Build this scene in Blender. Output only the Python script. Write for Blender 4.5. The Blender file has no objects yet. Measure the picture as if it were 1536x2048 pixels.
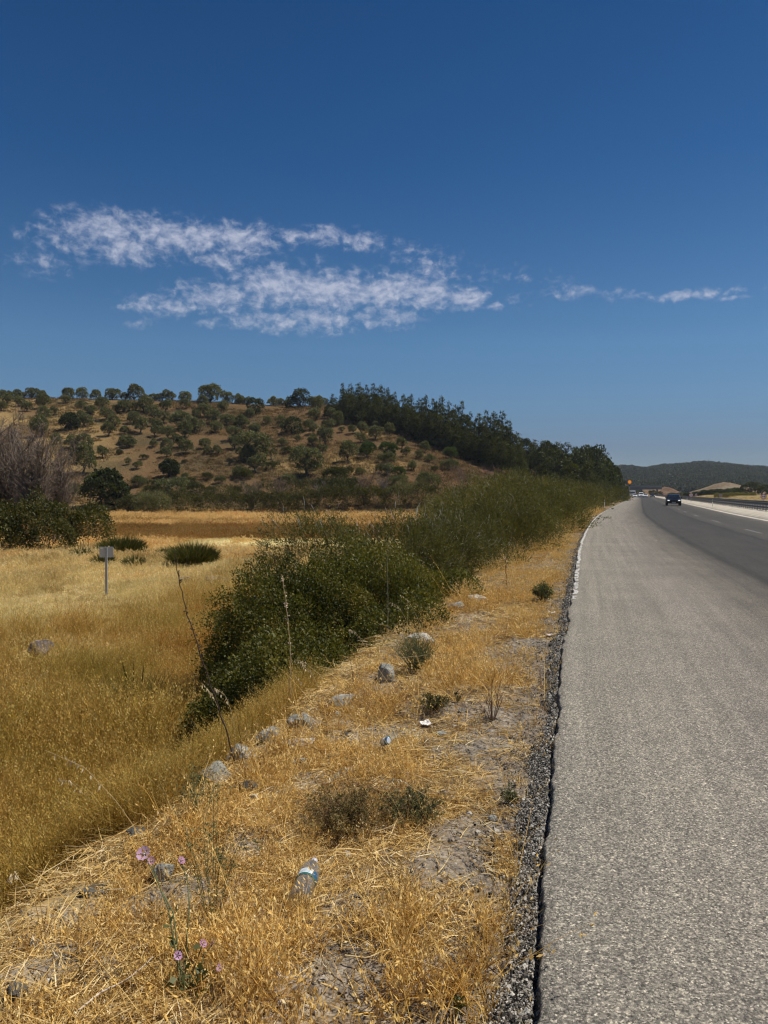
import bpy, bmesh, math, random
import numpy as np
from mathutils import Vector, Matrix, Euler

random.seed(7)
RNG = np.random.default_rng(7)
SC = bpy.context.scene
COL = SC.collection
rad = math.radians

# ------------------------------------------------------------------ camera numbers
F, CX, CY, HZ = 1479.0, 768.0, 1024.0, 987.0        # focal length and centre of the photo in its pixels, eye-level line
CAM_H = 1.6
PITCH = math.atan((CY - HZ) / F)

def ray(px, py):
    a, b = (px - CX) / F, (CY - py) / F
    c, s = math.cos(PITCH), math.sin(PITCH)
    return np.array([a, c + b * s, -s + b * c])

def at(px, py, Y):
    """world point seen at a pixel, at depth Y"""
    d = ray(px, py)
    return np.array([0, 0, CAM_H]) + d * (Y / d[1])

# ------------------------------------------------------------------ numeric noise
def _hash(ix, iy, seed):
    h = (ix.astype(np.int64) * 374761393 + iy.astype(np.int64) * 668265263 + seed * 144665) & 0x7fffffff
    h = ((h ^ (h >> 13)) * 1274126177) & 0x7fffffff
    return ((h ^ (h >> 16)) & 0xffff) / 65535.0

def vnoise(x, y, seed=0):
    x = np.asarray(x, float); y = np.asarray(y, float)
    ix, iy = np.floor(x), np.floor(y)
    fx, fy = x - ix, y - iy
    fx = fx * fx * (3 - 2 * fx); fy = fy * fy * (3 - 2 * fy)
    a, b = _hash(ix, iy, seed), _hash(ix + 1, iy, seed)
    c, d = _hash(ix, iy + 1, seed), _hash(ix + 1, iy + 1, seed)
    return (a * (1 - fx) + b * fx) * (1 - fy) + (c * (1 - fx) + d * fx) * fy

def fbm(x, y, seed=0, oct=4):
    t, a, f, n = 0, .5, 1.0, 0
    for o in range(oct):
        t = t + a * vnoise(np.asarray(x) * f + 17.3 * o, np.asarray(y) * f - 9.1 * o, seed + o); n += a
        a *= .5; f *= 2.03
    return t / n

def sstep(a, b, x):
    t = np.clip((np.asarray(x, float) - a) / (b - a), 0, 1)
    return t * t * (3 - 2 * t)

# ------------------------------------------------------------------ road edge
_EY = np.array([-30, -8, 0, 2.23, 4.6, 7.0, 11.1, 20.9, 37.6, 55, 84, 131, 200, 296, 400, 520, 900])
_EX = np.array([-8.0, -2.25, -.14, .44, 1.06, 1.69, 2.83, 5.5, 10.45, 15.95, 25.9, 42.2, 66.2, 99.2, 134.0, 172.0, 290.0])
_m = np.gradient(_EX, _EY)
def edgeX(Y):
    Y = np.asarray(Y, float)
    i = np.clip(np.searchsorted(_EY, Y) - 1, 0, len(_EY) - 2)
    h = _EY[i + 1] - _EY[i]; t = (Y - _EY[i]) / h
    t2, t3 = t * t, t * t * t
    return ((2 * t3 - 3 * t2 + 1) * _EX[i] + (t3 - 2 * t2 + t) * h * _m[i] + (-2 * t3 + 3 * t2) * _EX[i + 1] + (t3 - t2) * h * _m[i + 1])
def edgeDir(Y):
    g = (edgeX(np.asarray(Y) + .4) - edgeX(np.asarray(Y) - .4)) / .8
    return g, 1 / np.sqrt(1 + g * g)
def s_of(X, Y):
    Yc = np.clip(Y, -29, 890)
    g, c = edgeDir(Yc)
    return (X - edgeX(Yc) - g * (Y - Yc)) * c
def sy(s, Y):
    """point at offset s from the road edge, beside the edge point of depth Y"""
    g, c = edgeDir(Y)
    return edgeX(Y) + s * c, Y - s * c * g
ROAD_W = 9.6

# ------------------------------------------------------------------ terrain
FIELD = -2.0
_cp = [(-900, 850), (-500, 818), (-200, 802), (0, 796), (150, 797), (300, 801), (400, 803), (500, 808), (600, 812), (660, 812), (700, 818), (760, 832), (800, 842), (850, 856), (900, 868), (950, 884), (1000, 902), (1050, 922), (1100, 942), (1150, 962), (1200, 975), (1250, 984), (1285, 987)]
_cA = np.array([math.atan((p - CX) / F) for p, _ in _cp])
_cYd = np.interp([p for p, _ in _cp], [-900, 0, 600, 700, 850, 1000, 1150, 1285], [250, 240, 238, 228, 218, 212, 215, 230])
_cR = _cYd / np.cos(_cA)
_cZ = np.array([CAM_H + (HZ - y) / F * yd for (_, y), yd in zip(_cp, _cYd)])
_bR = np.interp([p for p, _ in _cp], [-900, 0, 400, 800, 1000, 1150, 1285], [128, 124, 128, 118, 112, 125, 150]) / np.cos(_cA)

def hill_u(X, Y):
    A = np.arctan2(X, Y); R = np.hypot(X, Y)
    dc, db = np.interp(A, _cA, _cR), np.interp(A, _cA, _bR)
    return (R - db) / (dc - db), A, R

def terrain(X, Y):
    X = np.asarray(X, float); Y = np.asarray(Y, float)
    s = s_of(X, Y)
    # left of the road: verge with a lip, bank, field
    vw = 1.9 + .25 * (fbm(Y * .5, Y * 0, 3) - .5)
    wid = 2.3 + 2.9 * sstep(20, 120, Y)
    verge = -.07 - .1 * np.clip(-s / 1.9, 0, 1) + .17 * (fbm(X * 1.3, Y * 1.3, 5) - .5) * sstep(.1, .6, -s) + .07 * (fbm(X * 6, Y * 6, 6, 3) - .5) * sstep(.1, .5, -s)
    bank = sstep(vw, vw + wid, -s)
    fz = FIELD + .35 * (fbm(X * .12, Y * .12, 11, 3) - .5) + .12 * (fbm(X * .6, Y * .6, 12, 3) - .5)
    # low rubble mounds and swells in the field
    for (mx, my, mr, mh) in ((-8.2, 28.5, 1.6, .35), (-6.3, 31, 1.8, .5), (-4.6, 33, 2.2, .6), (-9.5, 20.5, 1.7, .28), (-8.6, 17.6, 1.5, .22), (-16, 36, 4, .5), (-9, 36, 3, .45)):
        fz = fz + mh * np.exp(-(((X - mx) ** 2 + (Y - my) ** 2) / mr ** 2))
    left = verge * (1 - bank) + fz * bank
    # hill
    u, A, R = hill_u(X, Y)
    zc = np.interp(A, _cA, _cZ, left=CAM_H + 10, right=FIELD)
    zc = np.where(A > _cA[-1], FIELD, zc)
    uu = np.clip(u, 0, 1)
    p = .72 * uu + .28 * sstep(0, 1, uu)
    p = p - .10 * np.clip(u - 1, 0, 4)
    rough = (fbm(X * .05, Y * .05, 21, 4) - .5) * 2.2 * sstep(0, .25, u) * (1 - sstep(.75, 1.0, u)) + .3 * (fbm(X * .4, Y * .4, 22, 3) - .5) * sstep(0, .2, u)
    hz = p * (zc - FIELD) + rough * np.clip((zc - FIELD) / 20, 0, 1)
    fade = sstep(-9, -26, s)                       # the hill dies out before the road
    left = left + np.where((u > 0) & (Y > 0), hz, 0) * fade
    # under the road and to its right
    z = np.where(s < 0, left, -.14)
    r1 = -.14 + .40 * sstep(10.15, 11.0, s) + .04 * (fbm(X * 2, Y * 2, 31, 3) - .5) * sstep(10.2, 10.6, s)
    r1 = r1 - .17 * sstep(12.6, 13.4, s)
    far = .75 * sstep(24.5, 30, s) * sstep(20, 60, Y) + .5 * (fbm(X * .03, Y * .03, 33, 3) - .5) * sstep(26, 40, s)
    z = np.where(s > ROAD_W, r1 + far, z)
    return z

def tz(X, Y):
    return float(terrain(np.array([X]), np.array([Y]))[0])

def ground_hit(px, py, y0=2.0, y1=400.0):
    d = ray(px, py)
    Ys = np.concatenate([np.arange(y0, 40, .05), np.arange(40, y1, .25)]) if y0 < 40 else np.arange(y0, y1, .25)
    P = np.array([[0, 0, CAM_H]]) + d[None] * (Ys / d[1])[:, None]
    below = P[:, 2] <= terrain(P[:, 0], P[:, 1])
    k = int(np.argmax(below)) if below.any() else len(Ys) - 1
    return P[k, 0], P[k, 1], tz(P[k, 0], P[k, 1])

# ------------------------------------------------------------------ object helpers
def tag(o, label=None, cat=None, group=None, kind=None):
    if label: o['label'] = label
    if cat: o['category'] = cat
    if group: o['group'] = group
    if kind: o['kind'] = kind
    return o

def empty(name, loc=(0, 0, 0), rz=0.0, scale=1.0):
    o = bpy.data.objects.new(name, None)
    COL.objects.link(o)
    o.location = [float(v) for v in loc]; o.rotation_euler = (0, 0, rz)
    o.scale = (scale,) * 3 if np.isscalar(scale) else scale
    o.empty_display_size = .2
    return o

def link(name, me, parent=None, mat=None, loc=None):
    o = bpy.data.objects.new(name, me)
    COL.objects.link(o)
    if mat is not None and not me.materials: me.materials.append(mat)
    if parent is not None: o.parent = parent
    if loc is not None: o.location = [float(v) for v in loc]
    return o

def mesh_np(name, V, Fc, mat=None, attrs=None, smooth=False, mat_idx=None, mats=None):
    """V (n,3); Fc: array (m,k) or list of such arrays"""
    V = np.asarray(V, np.float32)
    parts = Fc if isinstance(Fc, list) else [Fc]
    parts = [np.asarray(p, np.int32) for p in parts if len(p)]
    me = bpy.data.meshes.new(name)
    me.vertices.add(len(V)); me.vertices.foreach_set('co', V.ravel())
    loops = np.concatenate([p.ravel() for p in parts])
    tot = np.concatenate([np.full(len(p), p.shape[1], np.int32) for p in parts])
    start = np.concatenate([[0], np.cumsum(tot)[:-1]]).astype(np.int32)
    me.loops.add(len(loops)); me.loops.foreach_set('vertex_index', loops)
    me.polygons.add(len(tot)); me.polygons.foreach_set('loop_start', start)
    if smooth: me.polygons.foreach_set('use_smooth', np.ones(len(tot), bool))
    for m in (mats or ([mat] if mat else [])): me.materials.append(m)
    if mat_idx is not None: me.polygons.foreach_set('material_index', np.asarray(mat_idx, np.int32))
    me.update(calc_edges=True)
    for k, (dom, typ, val) in (attrs or {}).items():
        a = me.attributes.new(k, typ, dom)
        val = np.asarray(val, np.float32)
        if typ == 'FLOAT': a.data.foreach_set('value', val.ravel())
        elif typ == 'FLOAT_VECTOR': a.data.foreach_set('vector', val.ravel())
        elif typ == 'FLOAT_COLOR': a.data.foreach_set('color', val.ravel())
    return me

class MB:
    """collects shapes in a bmesh"""
    def __init__(self): self.bm = bmesh.new()
    def box(self, c, d, rot=None, bevel=0):
        r = bmesh.ops.create_cube(self.bm, size=1.0)
        vs = r['verts']
        bmesh.ops.scale(self.bm, vec=d, verts=vs)
        if bevel:
            es = list({e for v in vs for e in v.link_edges})
            n = bmesh.ops.bevel(self.bm, geom=es, offset=bevel, segments=2, affect='EDGES', profile=.5)
            vs = list({v for f in n['faces'] for v in f.verts} | {v for v in vs if v.is_valid})
            vs = [v for v in vs if v.is_valid]
        if rot is not None: bmesh.ops.rotate(self.bm, cent=(0, 0, 0), matrix=Euler(rot).to_matrix(), verts=vs)
        bmesh.ops.translate(self.bm, vec=c, verts=vs)
        return self
    def cyl(self, a, b, r1, r2=None, seg=12, caps=True):
        a, b = Vector(a), Vector(b); d = b - a
        r = bmesh.ops.create_cone(self.bm, cap_ends=caps, segments=seg, radius1=r1, radius2=r1 if r2 is None else r2, depth=d.length)
        q = Vector((0, 0, 1)).rotation_difference(d.normalized())
        bmesh.ops.transform(self.bm, matrix=Matrix.Translation((a + b) / 2) @ q.to_matrix().to_4x4(), verts=r['verts'])
        return self
    def poly(self, pts):
        self.bm.faces.new([self.bm.verts.new(p) for p in pts]); return self
    def prism(self, pts2, y0, y1, axis='y'):
        """extrude a 2-D outline (a,b) between two values of the axis"""
        def mk(a, b, t): return {'y': (a, t, b), 'x': (t, a, b), 'z': (a, b, t)}[axis]
        A = [self.bm.verts.new(mk(a, b, y0)) for a, b in pts2]
        B = [self.bm.verts.new(mk(a, b, y1)) for a, b in pts2]
        self.bm.faces.new(A); self.bm.faces.new(B[::-1])
        n = len(A)
        for i in range(n): self.bm.faces.new((A[i], B[i], B[(i + 1) % n], A[(i + 1) % n]))
        return self
    def build(self, name, mat, parent=None, smooth=False, loc=None, bevel=0):
        bmesh.ops.recalc_face_normals(self.bm, faces=self.bm.faces)
        if bevel:
            bmesh.ops.bevel(self.bm, geom=[e for e in self.bm.edges if len(e.link_faces) == 2 and e.calc_face_angle() > .3], offset=bevel, segments=2, affect='EDGES', profile=.6)
        me = bpy.data.meshes.new(name); self.bm.to_mesh(me); self.bm.free()
        if smooth:
            for p in me.polygons: p.use_smooth = True
        if mat is not None: me.materials.append(mat)
        return link(name, me, parent, None, loc)

def tubes(paths, sides=4):
    """paths: list of (pts (k,3), radii (k,)) -> V, F"""
    Vs, Fs, off = [], [], 0
    ang = np.arange(sides) * 2 * np.pi / sides
    for pts, rr in paths:
        pts = np.asarray(pts, float); rr = np.asarray(rr, float); k = len(pts)
        t = np.gradient(pts, axis=0); t /= np.linalg.norm(t, axis=1)[:, None] + 1e-9
        ref = np.where(np.abs(t[:, 2:3]) > .9, np.array([[1., 0, 0]]), np.array([[0, 0, 1.]]))
        a = np.cross(t, ref); a /= np.linalg.norm(a, axis=1)[:, None] + 1e-9
        b = np.cross(t, a)
        ring = pts[:, None] + rr[:, None, None] * (np.cos(ang)[None, :, None] * a[:, None] + np.sin(ang)[None, :, None] * b[:, None])
        Vs.append(ring.reshape(-1, 3))
        i = np.arange(k - 1)[:, None] * sides; j = np.arange(sides)[None]; jn = (j + 1) % sides
        Fs.append((np.stack([i + j, i + jn, i + sides + jn, i + sides + j], -1) + off).reshape(-1, 4))
        off += k * sides
    return np.concatenate(Vs), np.concatenate(Fs)

def rand_dirs(n, rng):
    v = rng.normal(size=(n, 3)); return v / np.linalg.norm(v, axis=1)[:, None]

def leaf_quads(P, A, Nn, L, W, rng, fold=.0):
    """rhombic leaves at P along A, facing Nn"""
    n = len(P)
    B = np.cross(A, Nn); B /= np.linalg.norm(B, axis=1)[:, None] + 1e-9
    L = np.broadcast_to(L, n)[:, None]; W = np.broadcast_to(W, n)[:, None]
    mid = P + A * L * .45
    V = np.stack([P, mid + B * W * .5 + Nn * fold * W, P + A * L, mid - B * W * .5 + Nn * fold * W], 1).reshape(-1, 3)
    Fq = np.arange(n * 4).reshape(n, 4)
    return V, Fq

# ------------------------------------------------------------------ material helpers
class NT:
    def __init__(self, name):
        self.m = bpy.data.materials.new(name); self.m.use_nodes = True
        self.t = self.m.node_tree; self.t.nodes.clear()
        self.out = self.t.nodes.new('ShaderNodeOutputMaterial')
    def n(self, typ, props=None, **ins):
        nd = self.t.nodes.new('ShaderNode' + typ)
        for k, v in (props or {}).items(): setattr(nd, k, v)
        for k, v in ins.items():
            key = int(k[1:]) if k[0] == 'i' and k[1:].isdigit() else k.replace('_', ' ')
            self.set(nd.inputs[key], v)
        return nd
    def set(self, sock, v):
        if isinstance(v, bpy.types.NodeSocket): self.t.links.new(v, sock)
        elif isinstance(v, bpy.types.Node): self.t.links.new(v.outputs[0], sock)
        else: sock.default_value = v
    def math(self, op, a, b=0.0, c=None, clamp=False):
        nd = self.n('Math', {'operation': op, 'use_clamp': clamp}, i0=a, i1=b)
        if c is not None: self.set(nd.inputs[2], c)
        return nd.outputs[0]
    def ramp(self, fac, stops, interp='LINEAR'):
        nd = self.n('ValToRGB', None, Fac=fac)
        cr = nd.color_ramp; cr.interpolation = interp
        while len(cr.elements) > 1: cr.elements.remove(cr.elements[0])
        cr.elements[0].position = stops[0][0]; cr.elements[0].color = (*stops[0][1], 1)
        for p, c in stops[1:]:
            e = cr.elements.new(p); e.color = (*c, 1)
        return nd.outputs[0]
    def mix(self, fac, a, b, mode='MIX'):
        nd = self.n('Mix', {'data_type': 'RGBA', 'blend_type': mode})
        self.set(nd.inputs[0], fac); self.set(nd.inputs[6], a); self.set(nd.inputs[7], b)
        return nd.outputs[2]
    def noise(self, vec, scale, detail=3, rough=.55, out=0, **k):
        nd = self.n('TexNoise', None, Vector=vec, Scale=scale, Detail=detail, Roughness=rough, **k)
        return nd.outputs[out]
    def pos(self): return self.n('NewGeometry').outputs['Position']
    def attr(self, name, out='Fac'): return self.n('Attribute', {'attribute_name': name}).outputs[out]
    def bump(self, h, strength=.5, dist=.02): return self.n('Bump', None, Strength=strength, Distance=dist, Height=h).outputs[0]
    def done(self, sh):
        self.set(self.out.inputs[0], sh); return self.m

def c4(c): return (*c, 1.0)

def simple(name, col, rough=.6, metal=0.0, spec=.5, noise=.0, nscale=20.0):
    t = NT(name)
    base = c4(col)
    if noise:
        f = t.noise(t.n('TexCoord').outputs['Object'], nscale, 4)
        lo = tuple(v * (1 - noise) for v in col); hi = tuple(min(1, v * (1 + noise)) for v in col)
        base = t.ramp(f, [(.3, lo), (.7, hi)])
    b = t.n('BsdfPrincipled', None, Base_Color=base, Roughness=rough, Metallic=metal)
    b.inputs['Specular IOR Level'].default_value = spec
    return t.done(b)

def foliage(name, stops, trans=.35, rough=.55, wscale=.0, gloss=.025):
    """leaves: colour by a per-leaf random value, with light passing through"""
    t = NT(name)
    f = t.attr('tint')
    inst = t.n('ObjectInfo').outputs['Random']
    f2 = t.math('ADD', t.math('MULTIPLY', f, .8), t.math('MULTIPLY', inst, .2))
    col = t.ramp(f2, stops)
    d = t.n('BsdfDiffuse', None, Color=col)
    tr = t.n('BsdfTranslucent', None, Color=t.mix(1.0, col, (1.0, .95, .5, 1), 'MULTIPLY'))
    m = t.n('MixShader', None, Fac=trans, i1=d, i2=tr)
    g = t.n('BsdfGlossy', None, Color=(.8, .8, .75, 1), Roughness=rough)
    return t.done(t.n('MixShader', None, Fac=gloss, i1=m, i2=g))

_ORD = ['zeroth', 'first', 'second', 'third', 'fourth', 'fifth', 'sixth', 'seventh', 'eighth', 'ninth', 'tenth', 'eleventh', 'twelfth', 'thirteenth', 'fourteenth', 'fifteenth', 'sixteenth', 'seventeenth', 'eighteenth', 'nineteenth']
def ordinal(n):
    if n < 20: return _ORD[n]
    tens = ['', '', 'twent', 'thirt', 'fort', 'fift', 'sixt', 'sevent', 'eight', 'ninet'][n // 10]
    return tens + 'ieth' if n % 10 == 0 else tens + 'y-' + _ORD[n % 10]

# ------------------------------------------------------------------ scatter (uncountable ground cover only)
def source(meshes, name):
    c = bpy.data.collections.new(name)
    for i, me in enumerate(meshes):
        o = bpy.data.objects.new(f'{name}{i:02d}', me); c.objects.link(o)
    return c

def scatter(name, P, R, S, idx, src, label, cat):
    n = len(P)
    me = bpy.data.meshes.new(name)
    me.vertices.add(n); me.vertices.foreach_set('co', np.asarray(P, np.float32).ravel())
    for k, v in (('rot', R), ('scl', S)):
        a = me.attributes.new(k, 'FLOAT_VECTOR', 'POINT')
        v = np.asarray(v, np.float32)
        if v.ndim == 1: v = np.repeat(v[:, None], 3, 1)
        a.data.foreach_set('vector', np.ascontiguousarray(v).ravel())
    a = me.attributes.new('idx', 'INT', 'POINT'); a.data.foreach_set('value', np.asarray(idx, np.int32))
    o = link(name, me)
    ng = bpy.data.node_groups.new(name + '_nodes', 'GeometryNodeTree')
    ng.interface.new_socket('Geometry', in_out='INPUT', socket_type='NodeSocketGeometry')
    ng.interface.new_socket('Geometry', in_out='OUTPUT', socket_type='NodeSocketGeometry')
    N, Lk = ng.nodes, ng.links
    gi, go = N.new('NodeGroupInput'), N.new('NodeGroupOutput')
    ci = N.new('GeometryNodeCollectionInfo'); ci.inputs['Collection'].default_value = src
    ci.inputs['Separate Children'].default_value = True; ci.inputs['Reset Children'].default_value = True
    ip = N.new('GeometryNodeInstanceOnPoints'); ip.inputs['Pick Instance'].default_value = True
    Lk.new(gi.outputs[0], ip.inputs['Points']); Lk.new(ci.outputs[0], ip.inputs['Instance'])
    for nm, typ, sk in (('rot', 'FLOAT_VECTOR', 'Rotation'), ('scl', 'FLOAT_VECTOR', 'Scale'), ('idx', 'INT', 'Instance Index')):
        at_ = N.new('GeometryNodeInputNamedAttribute'); at_.data_type = typ; at_.inputs['Name'].default_value = nm
        Lk.new(at_.outputs[0], ip.inputs[sk])
    Lk.new(ip.outputs[0], go.inputs[0])
    md = o.modifiers.new('scatter', 'NODES'); md.node_group = ng
    tag(o, label, cat, kind='stuff')
    return o
# ================================================================== camera, sky, sun
cam = bpy.data.cameras.new('camera'); camo = bpy.data.objects.new('camera', cam); COL.objects.link(camo)
camo.location = (0, 0, CAM_H); camo.rotation_euler = (math.pi / 2 - PITCH, 0, 0)
cam.sensor_fit = 'VERTICAL'; cam.sensor_height = 36.0; cam.lens = 36.0 * F / 2048
cam.clip_start = .05; cam.clip_end = 12000
SC.camera = camo
SC.render.resolution_x, SC.render.resolution_y = 768, 1024
vs = SC.view_settings
SC.display_settings.display_device = 'sRGB'
vs.view_transform = 'Standard'; vs.look = 'None'; vs.gamma = 1; vs.use_curve_mapping = False
vs.exposure = EXPOSURE = 0.22
cy = SC.cycles
cy.max_bounces = 4; cy.diffuse_bounces = 2; cy.glossy_bounces = 2; cy.transmission_bounces = 6; cy.transparent_max_bounces = 12
cy.use_adaptive_sampling = True; cy.adaptive_threshold = .02; cy.use_denoising = True; cy.denoiser = 'OPENIMAGEDENOISE'; cy.denoising_input_passes = 'RGB_ALBEDO_NORMAL'; cy.denoising_prefilter = 'ACCURATE'
cy.sample_clamp_indirect = 6
cy.pixel_filter_type = 'BLACKMAN_HARRIS'; cy.filter_width = 1.3
SC.render.threads_mode = 'AUTO'

SUN_AZ, SUN_EL = rad(80), rad(62)
sv = Vector((math.sin(SUN_AZ) * math.cos(SUN_EL), math.cos(SUN_AZ) * math.cos(SUN_EL), math.sin(SUN_EL)))
sun = bpy.data.lights.new('sun', 'SUN'); sun.energy = 4.2; sun.angle = rad(.53); sun.color = (1, .94, .84)
suno = bpy.data.objects.new('sun', sun); COL.objects.link(suno)
suno.rotation_euler = sv.to_track_quat('Z', 'Y').to_euler(); suno.location = (30, 12, 60)

W = bpy.data.worlds.new('World'); SC.world = W; W.use_nodes = True
def build_world():
    t = NT.__new__(NT); t.t = W.node_tree; t.t.nodes.clear()
    out = t.t.nodes.new('ShaderNodeOutputWorld')
    STR = .08
    sky = t.n('TexSky', {'sky_type': 'NISHITA', 'sun_disc': False, 'sun_elevation': SUN_EL, 'sun_rotation': SUN_AZ, 'altitude': 1200.0, 'air_density': 1.0, 'dust_density': .25, 'ozone_density': 2.6})
    hs = t.n('HueSaturation', None, Hue=.498, Saturation=1.06, Value=1.0, Color=sky.outputs[0]).outputs[0]
    d = t.n('TexCoord').outputs['Generated']
    elv = t.math('MULTIPLY', t.math('ARCSINE', t.n('SeparateXYZ', None, Vector=d).outputs[2]), 1 / .6, clamp=True)
    hs = t.mix(1.0, hs, t.ramp(elv, [(0, (.33, .40, .55)), (.05, (.37, .42, .54)), (.10, (.40, .43, .545)), (.20, (.50, .60, .69)), (.32, (.53, .70, .79)), (.678, (.22, .50, .72)), (.957, (.14, .41, .63))]), 'MULTIPLY')
    sx = t.n('SeparateXYZ', None, Vector=d)
    az = t.math('ARCTAN2', sx.outputs[0], sx.outputs[1])
    el = t.math('ARCSINE', sx.outputs[2])
    uv = t.n('CombineXYZ', None, X=az, Y=el, Z=0.0).outputs[0]
    # small warp so that the cloud banks get ragged outlines
    wn = t.n('TexNoise', None, Vector=uv, Scale=22.0, Detail=4.0, Roughness=.6).outputs['Color']
    wv = t.n('VectorMath', {'operation': 'MULTIPLY_ADD'}, i0=wn, i1=(.026, .013, 0), i2=(-.013, -.0065, 0)).outputs[0]
    uvw = t.n('VectorMath', {'operation': 'ADD'}, i0=uv, i1=wv).outputs[0]
    banks = [(45, 470, 30, 14, .4), (110, 470, 50, 30, .5), (215, 458, 90, 28, .9), (255, 503, 60, 20, .95), (165, 490, 40, 25, .5), (330, 470, 70, 30, .9), (395, 478, 55, 26, 1), (480, 478, 75, 24, 1), (590, 472, 45, 15, .66), (650, 472, 45, 17, .75), (720, 482, 50, 17, .7), (790, 490, 40, 14, .35),
             (450, 521, 48, 17, .8), (370, 520, 25, 10, .35), (80, 525, 70, 20, .44), (640, 518, 14, 8, .6), (555, 572, 80, 34, 1), (440, 594, 85, 24, .85), (370, 580, 45, 20, .42), (655, 582, 110, 32, 1.05), (780, 582, 110, 28, 1.0), (860, 590, 60, 24, .95), (935, 595, 36, 19, .95), (330, 612, 72, 18, .72), (250, 615, 25, 10, .4), (860, 540, 75, 30, .52), (820, 510, 60, 22, .38), (960, 550, 95, 22, .26), (1060, 555, 95, 15, .28),
             (280, 645, 30, 12, .4), (420, 648, 26, 10, .6), (540, 645, 80, 18, .78), (640, 640, 80, 22, .75), (770, 635, 60, 20, .7), (850, 633, 30, 10, .3), (988, 613, 15, 9, .62), (1035, 602, 32, 18, .34), (1140, 584, 40, 13, .62), (1240, 591, 52, 11, .46), (1395, 588, 86, 8, .76), (1462, 596, 34, 6, .35)]
    acc = None
    for (px, py, rx, ry, w) in banks:
        r = ray(px, py); r = r / np.linalg.norm(r)
        a0, e0 = math.atan2(r[0], r[1]), math.asin(r[2])
        k = math.hypot(*( ((px - CX) / F), 1))
        sxr, syr = F * k / rx / 1.0, F / ry / 1.0
        q = t.n('VectorMath', {'operation': 'MULTIPLY_ADD'}, i0=uvw, i1=(sxr, syr, 0), i2=(-a0 * sxr, -e0 * syr, 0)).outputs[0]
        dd = t.n('VectorMath', {'operation': 'DOT_PRODUCT'}, i0=q, i1=q).outputs['Value']
        g = t.math('MULTIPLY', t.math('POWER', 2.718, t.math('MULTIPLY', dd, -.75)), w)
        acc = g if acc is None else t.math('MAXIMUM', acc, g) if w < .5 else t.n('Math', {'operation': 'SMOOTH_MAX'}, i0=acc, i1=g, i2=.06).outputs[0]
    st = t.n('VectorMath', {'operation': 'MULTIPLY'}, i0=uvw, i1=(1, 1.35, 1)).outputs[0]
    n1 = t.n('TexNoise', None, Vector=st, Scale=62.0, Detail=7.0, Roughness=.58).outputs[0]
    n2 = t.n('TexNoise', None, Vector=st, Scale=120.0, Detail=3.0, Roughness=.55).outputs[0]
    nn = t.math('ADD', t.math('MULTIPLY', n1, .76), t.math('MULTIPLY', n2, .24))
    dens = t.math('ADD', acc, t.math('MULTIPLY', t.math('SUBTRACT', nn, .5), 2.6))
    al = t.n('MapRange', {'interpolation_type': 'SMOOTHSTEP'}, Value=dens)
    for k, v in (('From Min', .10), ('From Max', 1.25), ('To Min', 0.0), ('To Max', .74)): al.inputs[k].default_value = v
    alpha = t.math('MULTIPLY', al.outputs[0], t.n('MapRange', None, i0=acc, i1=.06, i2=.32, i3=0.0, i4=1.0).outputs[0])
    # brighter puff tops against greyer bases
    cc = t.ramp(nn, [(.42, (.36 / STR, .40 / STR, .52 / STR)), (.64, (.50 / STR, .52 / STR, .62 / STR))])
    col = t.mix(alpha, hs, cc)
    bg = t.n('Background', None, Color=col, Strength=STR)
    t.t.links.new(bg.outputs[0], out.inputs[0])
build_world()
W.cycles.sampling_method = 'MANUAL'; W.cycles.sample_map_resolution = 256

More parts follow.
